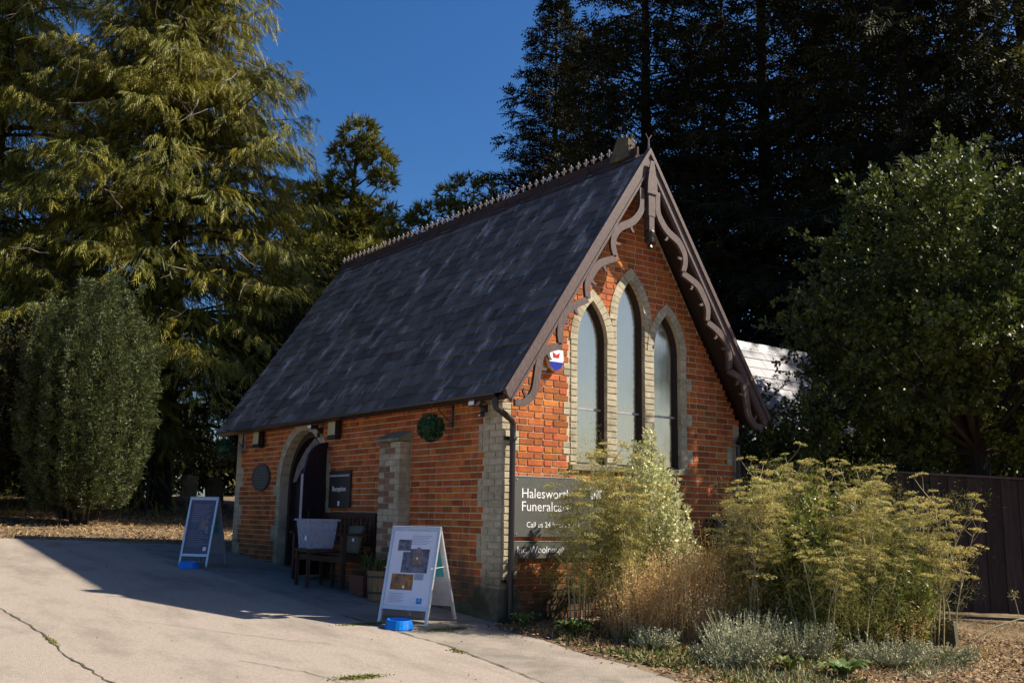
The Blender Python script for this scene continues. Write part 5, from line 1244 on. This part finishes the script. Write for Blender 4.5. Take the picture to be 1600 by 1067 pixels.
# ------------------------------------------------------------------ garden plants
def arch_pts(p0, d, L_, bend, n=6):
    pts = [Vector(p0)]; d = Vector(d).normalized()
    for i in range(n):
        d = (d + Vector(bend) / n).normalized(); pts.append(pts[-1] + d * L_ / n)
    return pts
def fennel(x, y, stems, label, umb=8, feather=900, fz=(.2, 1.0), fr=.3, seed=1, dead=False, flow='umbel', ur=(.045, .085), frad=.28, ulow=.5):
    r_ = random.Random(seed); nr = np.random.default_rng(seed)
    t = thing('fennel_plant', label, 'fennel', (x, y, gzf(x, y)), group='fennel plants in the bed')
    st = MB(); UP = []; UV = []; um = MB(); fine = []
    for (dx, dy, h, lx, ly) in stems:
        p0 = Vector((dx * .35, dy * .35, -.02)); pts = [p0]; n = 7
        for i in range(1, n + 1):
            u = i / n; pts.append(Vector((dx * (.35 + .65 * u) + lx * u * u + r_.uniform(-.008, .008), dy * (.35 + .65 * u) + ly * u * u + r_.uniform(-.008, .008), h * u)))
        st.tube(pts, [.0095 - .006 * i / n for i in range(n + 1)], 5, cap=False)
        # side branches ending in umbels
        ends = [(pts[-1], (pts[-1] - pts[-2]).normalized())]
        for k in range(umb):
            u = r_.uniform(ulow, .98); i = int(u * n); p = pts[i].lerp(pts[min(i + 1, n)], u * n - i); a = r_.uniform(0, 6.283)
            d = Vector((math.cos(a), math.sin(a), r_.uniform(.5, 1.1))); L_ = r_.uniform(.14, .38) * (1.3 - .5 * u)
            q = arch_pts(p, d, L_, (0, 0, .5), 4); st.tube(q, [.0042, .0036, .003, .0024, .002], 4, cap=False); ends.append((q[-1], (q[-1] - q[-2]).normalized()))
            if r_.random() < .6:
                q2 = arch_pts(q[2], Vector((r_.uniform(-1, 1), r_.uniform(-1, 1), .7)), L_ * .5, (0, 0, .4), 3); st.tube(q2, [.003, .0025, .002, .0015], 3, cap=False); ends.append((q2[-1], (q2[-1] - q2[-2]).normalized()))
        for (p, d) in ends:
            R_ = r_.uniform(*ur); m_ = r_.randint(11, 17); d = (d + Vector((0, 0, .8))).normalized(); a_ = d.cross(Vector((1, .2, 0))).normalized(); b_ = d.cross(a_)
            for k in range(m_):
                th = k * 2.4; rr = R_ * math.sqrt((k + .5) / m_); tip = p + (a_ * math.cos(th) + b_ * math.sin(th)) * rr + d * (R_ * .75 - rr * .25)
                st.v += [tuple(p), tuple(p + a_ * .0015), tuple(tip)]; nn = len(st.v); st.f.append((nn - 3, nn - 2, nn - 1))
                for w in range(6): UP.append(tuple(tip + Vector((r_.gauss(0, .009), r_.gauss(0, .009), r_.gauss(0, .004))))); UV.append((r_.gauss(0, 1), r_.gauss(0, 1), .5))
    st.put('stalks', 'stalk', t)
    UP = np.array(UP); UV = np.array(UV); V_, F_ = scatter(LEAF, UP, UV, nr.uniform(.014, .026, len(UP)), nr.uniform(0, 6, len(UP)))
    link('flower_heads', tri_mesh('flower_heads', V_, F_, flow), t)
    if feather:
        # thread-fine leaves in loose plumes along the stems
        Ps = []; Ds = []
        HAIR = (np.array([[0, -.028, 0], [0, .028, 0], [1, 0, 0]], float), np.array([[0, 1, 2]]))
        npl = max(3, feather // 60)
        for k in range(npl):
            s_ = stems[k % len(stems)]; u = nr.uniform(fz[0], fz[1]); a = nr.uniform(0, 6.283)
            base = np.array([s_[0] * (.35 + .65 * u) + s_[3] * u * u, s_[1] * (.35 + .65 * u) + s_[4] * u * u, s_[2] * u]); dr = np.array([math.cos(a), math.sin(a), nr.uniform(.1, .9)]); Lp = nr.uniform(.5, 1.2) * frad
            m_ = 60; w = nr.uniform(.1, 1, m_); P = base + np.outer(w ** .7, dr) * Lp + nr.normal(size=(m_, 3)) * (.13 * Lp + .012)
            Ps.append(P); Ds.append(dr * .7 + nr.normal(size=(m_, 3)) * 1.0)
        Ps = np.concatenate(Ps); Ds = np.concatenate(Ds); V_, F_ = scatter(HAIR, Ps, Ds, nr.uniform(.030, .075, len(Ps)), nr.uniform(0, 6, len(Ps)))
        link('feathery_leaves', tri_mesh('feathery_leaves', V_, F_, 'fennel'), t)
    return t
def stems_(n, r, h, seed, lean=.15, tilt=(0, 0)):
    q = random.Random(seed); out = []
    for i in range(n):
        a = i * 2.4 + q.uniform(-.4, .4); rr = r * math.sqrt((i + .5) / n) * q.uniform(.7, 1.2); out.append((math.cos(a) * rr, math.sin(a) * rr, h * q.uniform(.78, 1.05), q.uniform(-lean, lean) + tilt[0], q.uniform(-lean, lean) + tilt[1]))
    return out
# across-the-view vector helps to spread stems: RV
def row(us, hs_, dep=0.0):
    out = []
    for u, h in zip(us, hs_): p = RV * u; out.append((p.x, p.y, h, RV.x * u * .1, RV.y * u * .1))
    return out
fennel(.33, -.86, row([-.12, -.04, .06, .16], [1.22, 1.56, 1.40, 1.66]), 'fennel in front of the company board, its feathery leaves veiling the lettering', 9, 7500, (.22, .95), seed=51, frad=.34, ulow=.4)
fennel(.74, -.86, row([-.15, .0, .12, .22], [1.74, 1.80, 1.62, 1.45]), 'taller golden fennel below the left lancet window', 14, 8500, (.15, 1.0), seed=52, frad=.36, ulow=.42)
fennel(.80, -1.12, stems_(4, .16, 1.35, 58, .2), 'shorter yellow fennel between the tall one and the dried weeds', 10, 5200, (.2, .98), seed=60, frad=.32, ur=(.04, .08), ulow=.4)
fennel(.66, -.60, stems_(3, .12, 1.05, 59, .2), 'short leafy fennel low against the brickwork under the boards', 6, 4200, (.25, .98), seed=61, frad=.30, ulow=.4)
for (x, y, s_, h, sd_, lab, fe_, n) in (
        (1.62, -2.05, .16, 1.60, 53, 'fennel with flat umbels at the left edge of the big right clump', 5000, 5),
        (2.10, -2.30, .28, 1.70, 54, 'fennel with pale lower foliage, second from the left in the big right clump', 5200, 6),
        (2.52, -1.75, .30, 1.93, 55, 'tallest fennel at the back of the right clump', 6000, 7),
        (2.72, -2.65, .24, 1.66, 56, 'front fennel with a bare lower stalk in the middle of the right clump', 5200, 5),
        (3.20, -2.35, .28, 1.90, 57, 'fennel right of the middle of the big clump', 6000, 6),
        (3.62, -2.80, .22, 1.55, 58, 'fennel at the right side of the big clump beside the stone', 2600, 5),
        (4.05, -2.70, .14, 1.18, 59, 'short thin fennel leaning right of the stone', 500, 3)):
    fennel(x, y, stems_(max(3, n - 1), s_ * 1.1, h, sd_, .34), lab, 15, int(fe_ * .9), (.12, .95), seed=sd_, frad=.36, ur=(.035, .085), ulow=.30)
for (x, y, h, sd_, lab) in ((1.95, -2.62, .95, 151, 'short feathery fennel at the front left of the right clump'), (2.35, -2.72, 1.10, 152, 'short feathery fennel in front of the pale stalks'), (3.05, -2.80, 1.05, 153, 'short feathery fennel at the front centre right'), (3.40, -2.62, 1.20, 154, 'short golden fennel just left of the stone block'), (1.75, -1.60, 1.25, 155, 'slender fennel between the dried weeds and the big clump')):
    fennel(x, y, stems_(3, .18, h, sd_, .34), lab, 8, 3600, (.10, .95), seed=sd_, frad=.32, ur=(.03, .06), ulow=.35)
# fallen arching fennel stalk
t = thing('fennel_stalk', 'arching dry fennel stalk reaching right over the lawn towards the fence', 'fennel', (4.35, -2.80, gzf(0, -2.8)))
b = MB(); q = [Vector((0, 0, .02)), Vector((.22, -.12, .16)), Vector((.48, -.28, .25)), Vector((.72, -.42, .24)), Vector((.86, -.50, .30)), Vector((.95, -.55, .42))]
b.tube(q, [.010, .009, .008, .006, .005, .003], 5); 
for i, d in ((3, (.2, -.1, .35)), (4, (.3, -.2, .1)), (2, (.1, .1, .25)), (4, (.05, .0, -.3)), (3, (.1, -.1, -.25))): b.tube([q[i], q[i] + Vector(d) * .5, q[i] + Vector(d)], [.004, .003, .002], 4)
b.put('stalk', 'stalk', t)
P = np.array([np.array(q[i] + Vector(d)) + rng.normal(size=3) * .03 for i, d in ((5, (0, 0, .05)), (3, (.2, -.1, .35)), (4, (.3, -.2, .1)), (2, (.1, .1, .25)), (4, (.05, 0, .2))) for _ in range(70)])
V_, F_ = scatter(LEAF, P, unit(len(P)), rng.uniform(.014, .028, len(P))); link('seed_heads', tri_mesh('seed_heads', V_, F_, 'umbel'), t)['kind'] = 'stuff'

def shrub(name, label, cat, x, y, zc, rx, rz, n, mt, size, seed, shoots=24, tpl=LEAF3, stemm='stalk', group=None, top=None, up=.7):
    r_ = np.random.default_rng(seed); t = thing(name, label, cat, (x, y, gzf(x, y)), group=group); b = MB(); Ps = []; Ds = []
    for i in range(shoots):
        a = i * 2.4; rr = rx * math.sqrt((i + .5) / shoots) * r_.uniform(.8, 1.1); h = (zc + rz) * (1 - .42 * (rr / rx) ** 2) * r_.uniform(.78, 1.04)
        e = np.array([math.cos(a) * rr, math.sin(a) * rr, h]); s_ = e * np.array([.2, .2, 0]); mid_ = (s_ + e) / 2 + np.array([e[0] * .15, e[1] * .15, .0])
        b.tube([tuple(s_), tuple(mid_), tuple(e)], [.010, .007, .002], 4, cap=False)
        k = int(n / shoots); u = r_.uniform(.10, 1, k); P = (1 - u)[:, None] ** 2 * s_ + 2 * (u * (1 - u))[:, None] * mid_ + (u ** 2)[:, None] * e
        q = unit(k); wd = (.10 + .05 * np.sin(u * 9 + i)) * (1.25 - u) * (rx / .35); P = P + q * (wd * r_.uniform(.2, 1, k))[:, None]; P[:, 2] = np.abs(P[:, 2])
        Ps.append(P); Ds.append(q + np.array([0, 0, up]) + r_.normal(size=(k, 3)) * .3)
    Ps = np.concatenate(Ps); Ds = np.concatenate(Ds); V_, F_ = scatter(tpl, Ps, Ds, r_.uniform(size[0], size[1], len(Ps)), r_.uniform(0, 6, len(Ps)))
    link('foliage', tri_mesh('foliage', V_, F_, mt), t); b.put('stems', stemm, t); return t
shrub('variegated_shrub', 'pale cream and green variegated shrub standing in front of the lancet windows', 'shrub', 1.40, -.80, 1.35, .46, .82, 17000, 'varieg', (.032, .058), 61, 40)
shrub('variegated_shrub', 'thin dark twiggy offshoot at the right side of the cream variegated shrub', 'shrub', 1.98, -.86, .80, .22, .42, 1500, 'varieg', (.026, .045), 62, 10)
shrub('variegated_shrub', 'pale low shrub half hidden behind the golden fennel', 'shrub', 1.0, -.72, .85, .30, .60, 6000, 'varieg', (.026, .046), 66, 16)
shrub('bramble_bush', 'green leafy bush tangled behind the right fennel clump', 'bush', 2.30, -1.85, 1.00, .50, .62, 5200, 'bramble', (.05, .085), 63, 30)
shrub('bramble_bush', 'glossy leafy bush at the right back of the fennel clump', 'bush', 3.45, -2.30, .85, .55, .55, 3600, 'bramble', (.05, .08), 64, 26)
shrub('bramble_bush', 'low yellow green bush in the middle of the right clump', 'bush', 2.85, -2.45, .50, .60, .45, 4600, 'green', (.04, .065), 67, 24)
shrub('bramble_bush', 'leafy green shoots breaking through the middle of the right fennel clump', 'bush', 2.15, -2.30, 1.02, .36, .55, 3600, 'bramble', (.045, .08), 68, 22)
shrub('bramble_bush', 'leafy green shoots at the right front of the fennel clump', 'bush', 3.25, -2.70, .62, .34, .45, 2400, 'bramble', (.045, .08), 69, 18)
shrub('bramble_bush', 'tall leafy shoots rising behind the umbels of the right clump', 'bush', 2.75, -2.05, 1.25, .42, .62, 3000, 'bramble', (.045, .08), 70, 22)
# dried weeds
def dried(x, y, rx, h, n, label, seed, mt='straw', seeds=True):
    r_ = np.random.default_rng(seed); t = thing('dried_weeds', label, 'dried weeds', (x, y, gzf(x, y)), group='clumps of dried weeds in the bed')
    STEM = (np.array([[0, -.0045, 0], [0, .0045, 0], [1, 0, 0]], float), np.array([[0, 1, 2]])); 
    a = r_.uniform(0, 6.283, n); rr = rx * np.sqrt(r_.uniform(0, 1, n)); P = np.stack([np.cos(a) * rr, np.sin(a) * rr, np.zeros(n)], 1)
    D = np.stack([np.cos(a) * .25 * rr / rx, np.sin(a) * .25 * rr / rx, np.ones(n)], 1) + r_.normal(size=(n, 3)) * .16; Ln = h * r_.uniform(.5, 1.05, n) * (1 - .35 * (rr / rx) ** 2)
    Dn = D / np.linalg.norm(D, axis=1, keepdims=True); TV = STEM[0] * np.array([1, 1, 1])
    V0, F0_ = scatter((np.array([[0, -.006, 0], [0, .006, 0], [1, 0, 0]], float), STEM[1]), P, D, Ln, r_.uniform(0, 6, n))
    reps = 17; u = r_.uniform(.25, 1.0, (n, reps)); Q = (P[:, None, :] + Dn[:, None, :] * (Ln[:, None] * u)[:, :, None]).reshape(-1, 3) + r_.normal(size=(n * reps, 3)) * .022
    V1, F1 = scatter(LEAF, Q, unit(len(Q)) + np.array([0, 0, .5]), r_.uniform(.012, .034, len(Q)), r_.uniform(0, 6, len(Q)))
    link('seed_stems', tri_mesh('seed_stems', *merge([(V0, F0_), (V1, F1)]), mt), t)
dried(.84, -1.22, .32, .92, 380, 'tan dried weed clump at the left end of the dry patch', 71)
dried(1.20, -1.42, .42, 1.08, 620, 'dense golden brown dried weeds below the cream variegated shrub', 72)
dried(1.72, -1.48, .40, 1.06, 540, 'orange brown dried weeds in the middle of the dry patch', 73)
dried(2.05, -1.15, .34, 1.18, 400, 'tall thin dried stems against the shaded gable', 74)
dried(2.25, -2.00, .36, .62, 330, 'dried stems under the left half of the fennel clump', 75)
dried(3.05, -2.45, .45, .60, 380, 'dried stems under the right half of the fennel clump', 76)
# silver foliage
def silver(x, y, rx, h, n, label, seed):
    r_ = np.random.default_rng(seed); t = thing('silver_plant', label, 'silver plant', (x, y, gzf(x, y)), group='silvery plants along the front of the bed'); Ps = []; Ds = []; b = MB()
    for i in range(n):
        a = r_.uniform(0, 6.283); rr = rx * math.sqrt(r_.uniform(0, 1)); p = np.array([math.cos(a) * rr * .6, math.sin(a) * rr * .6, 0]); e = np.array([math.cos(a) * rr * 1.15, math.sin(a) * rr * 1.15, h * r_.uniform(.25, 1.0) ** 1.3 * 1.45])
        b.tube([tuple(p), tuple(e)], [.003, .0015], 3, cap=False); k = 16; u = r_.uniform(.2, 1, k); Ps.append(p + np.outer(u, e - p)); Ds.append(unit(k) * .8 + np.array([0, 0, .7]))
    Ps = np.concatenate(Ps); Ds = np.concatenate(Ds); V_, F_ = scatter(LEAF, Ps, Ds, r_.uniform(.018, .034, len(Ps)), r_.uniform(0, 6, len(Ps)))
    link('foliage', tri_mesh('foliage', V_, F_, 'silver'), t); b.put('stems', 'silver', t)
silver(.66, -2.62, .36, .27, 300, 'silvery grey mound at the front edge of the bed, nearest the drive', 81)
silver(1.10, -2.40, .34, .30, 280, 'silvery grey mound behind and right of the nearest one', 82)
silver(1.62, -2.62, .30, .24, 260, 'silvery sprigs below the left stalks of the fennel clump', 83)
silver(2.10, -3.15, .34, .18, 220, 'low silvery sprigs in front of the fennel clump', 84)
silver(.55, -1.75, .22, .14, 120, 'small grey green tuft in the leaf litter left of the mounds', 85)
silver(2.9, -3.3, .35, .12, 150, 'flattened silvery sprigs trailing on the dry lawn', 86)
# broad-leaved rosettes
def rosette(name, x, y, n, ln, w, rise, label, cat, mt, seed):
    r_ = random.Random(seed); t = thing(name, label, cat, (x, y, gzf(x, y)))
    for i in range(n):
        a = i * 2.4 + r_.uniform(-.3, .3); l = ln * r_.uniform(.65, 1.1); ww = w * r_.uniform(.7, 1.1); ri = rise * r_.uniform(.6, 1.3); k = 6; V = []; F = []
        for j in range(k + 1):
            u = j / k; r = l * (.12 + .88 * u) * .9; z = ri * (1.7 * u - 1.15 * u * u) + .02; hw = ww * .5 * math.sin(math.pi * min(1, .10 + .90 * u)) ** .8 + .002; wave = .012 * math.sin(u * 11 + i)
            V += [(r, hw, z + .35 * hw + wave), (r, 0, z), (r, -hw, z + .35 * hw - wave)]
        for j in range(k): F += [(3 * j, 3 * j + 1, 3 * j + 4, 3 * j + 3), (3 * j + 1, 3 * j + 2, 3 * j + 5, 3 * j + 4)]
        link('leaf', mesh('leaf', V, F, mt, True), t, rot=(0, 0, a))
rosette('comfrey_plant', 1.22, -3.36, 20, .26, .10, .13, 'large soft leaved comfrey at the very bottom of the picture', 'comfrey', 'comfrey', 91)
rosette('comfrey_plant', .86, -3.05, 14, .17, .06, .14, 'bright yellow green seedling beside the bottom comfrey', 'comfrey', 'green', 92)
rosette('hellebore_plant', .03, -.38, 22, .20, .045, .16, 'green rosette at the foot of the downpipe', 'herb', 'comfrey', 93)
rosette('hellebore_plant', .22, -.95, 34, .26, .055, .17, 'larger leafy green plant at the edge of the bed left of the dried weeds', 'herb', 'comfrey', 94)
rosette('hellebore_plant', .50, -1.45, 16, .14, .04, .10, 'small yellowing plant in the litter in front of the dried weeds', 'herb', 'green', 95)
for (x, y, n, mt_, lab, sd_) in ((3.35, -2.55, 120, 'green', 'strap leaved clump left of the stone block', 1), (3.62, -2.62, 80, 'dry', 'dry arching straps drooping over the stone block', 2), (2.45, -2.25, 90, 'dry', 'withered straps at the foot of the fennel clump', 3), (1.45, -2.05, 70, 'green', 'narrow grassy tuft left of the fennel clump', 4)):
    t = thing('strap_leaf_clump', lab, 'grass clump', (x, y, gzf(x, y))); V_, F_ = tube_leaves(n, (0, 0, 0), .75, .42, .34, .016, (.10, .10)); link('leaves', tri_mesh('leaves', V_, F_, mt_), t)
# low green cover in the bed
cover('bed_ground_cover', 'low mixed green and grey herbs at the front of the bed', 'ground cover', 17000, lambda n: rng.uniform(-.1, 3.4, n), lambda n: rng.uniform(-4.2, -1.0, n), (.025, .075), 'green', 1.0, tpl=LEAF3, mask=lambda x, y: (np.sin(x * 4.1 + y * 2.3) + np.sin(y * 5.2 - x * 1.7) + rng.normal(size=len(x)) * .6 > -.15) & (y > -3.9 + .2 * x))
cover('bed_dry_cover', 'short dead stems and seed heads between the bed plants', 'ground cover', 5200, lambda n: rng.uniform(-.05, 4.0, n), lambda n: rng.uniform(-3.4, -.3, n), (.04, .12), 'dry', .9, mask=lambda x, y: rng.uniform(0, 1, len(x)) < .9)
cover('bed_grey_cover', 'scattered silvery sprigs low in the front of the bed', 'ground cover', 6500, lambda n: rng.uniform(.1, 3.4, n), lambda n: rng.uniform(-3.7, -1.9, n), (.04, .11), 'silver', .6, mask=lambda x, y: np.sin(x * 3.1 - y * 2.0) + rng.normal(size=len(x)) * .5 > .1)
# stone block
b = MB(); b.hexa([(-.18, -.14, -.08), (.20, -.16, -.08), (.22, .16, -.08), (-.16, .15, -.08), (-.15, -.12, .26), (.16, -.15, .22), (.18, .12, .23), (-.13, .13, .27)])
o = b.put('stone_block', 'stone', None, loc=(3.86, -2.72, gzf(0, -2.72)), rot=(0, 0, .5)); tag(o, 'rough weathered stone block at the right end of the fennel bed', 'stone')
b = MB(); b.lathe([(.11, 0), (.105, .02), (.06, .03)], (0, 0, 0), 9); o = b.put('flat_stone', 'leaflitter', None, loc=(4.55, -3.35, gzf(0, -3.35) + .0)); tag(o, 'small flat reddish stone lying on the dry lawn', 'stone')
# fallen trunk / pale stump among the graves
t = thing('cut_log', 'pale weathered log lying in the lit grass beyond the dark A-board', 'log', (4.0, 21.5, gzf(0, 21.5)), (0, 0, .4)); b = MB(); b.tube([(-.6, 0, .12), (.0, .05, .16), (.7, 0, .12)], [.12, .14, .10], 8); b.put('trunk', 'deadtwig', t)
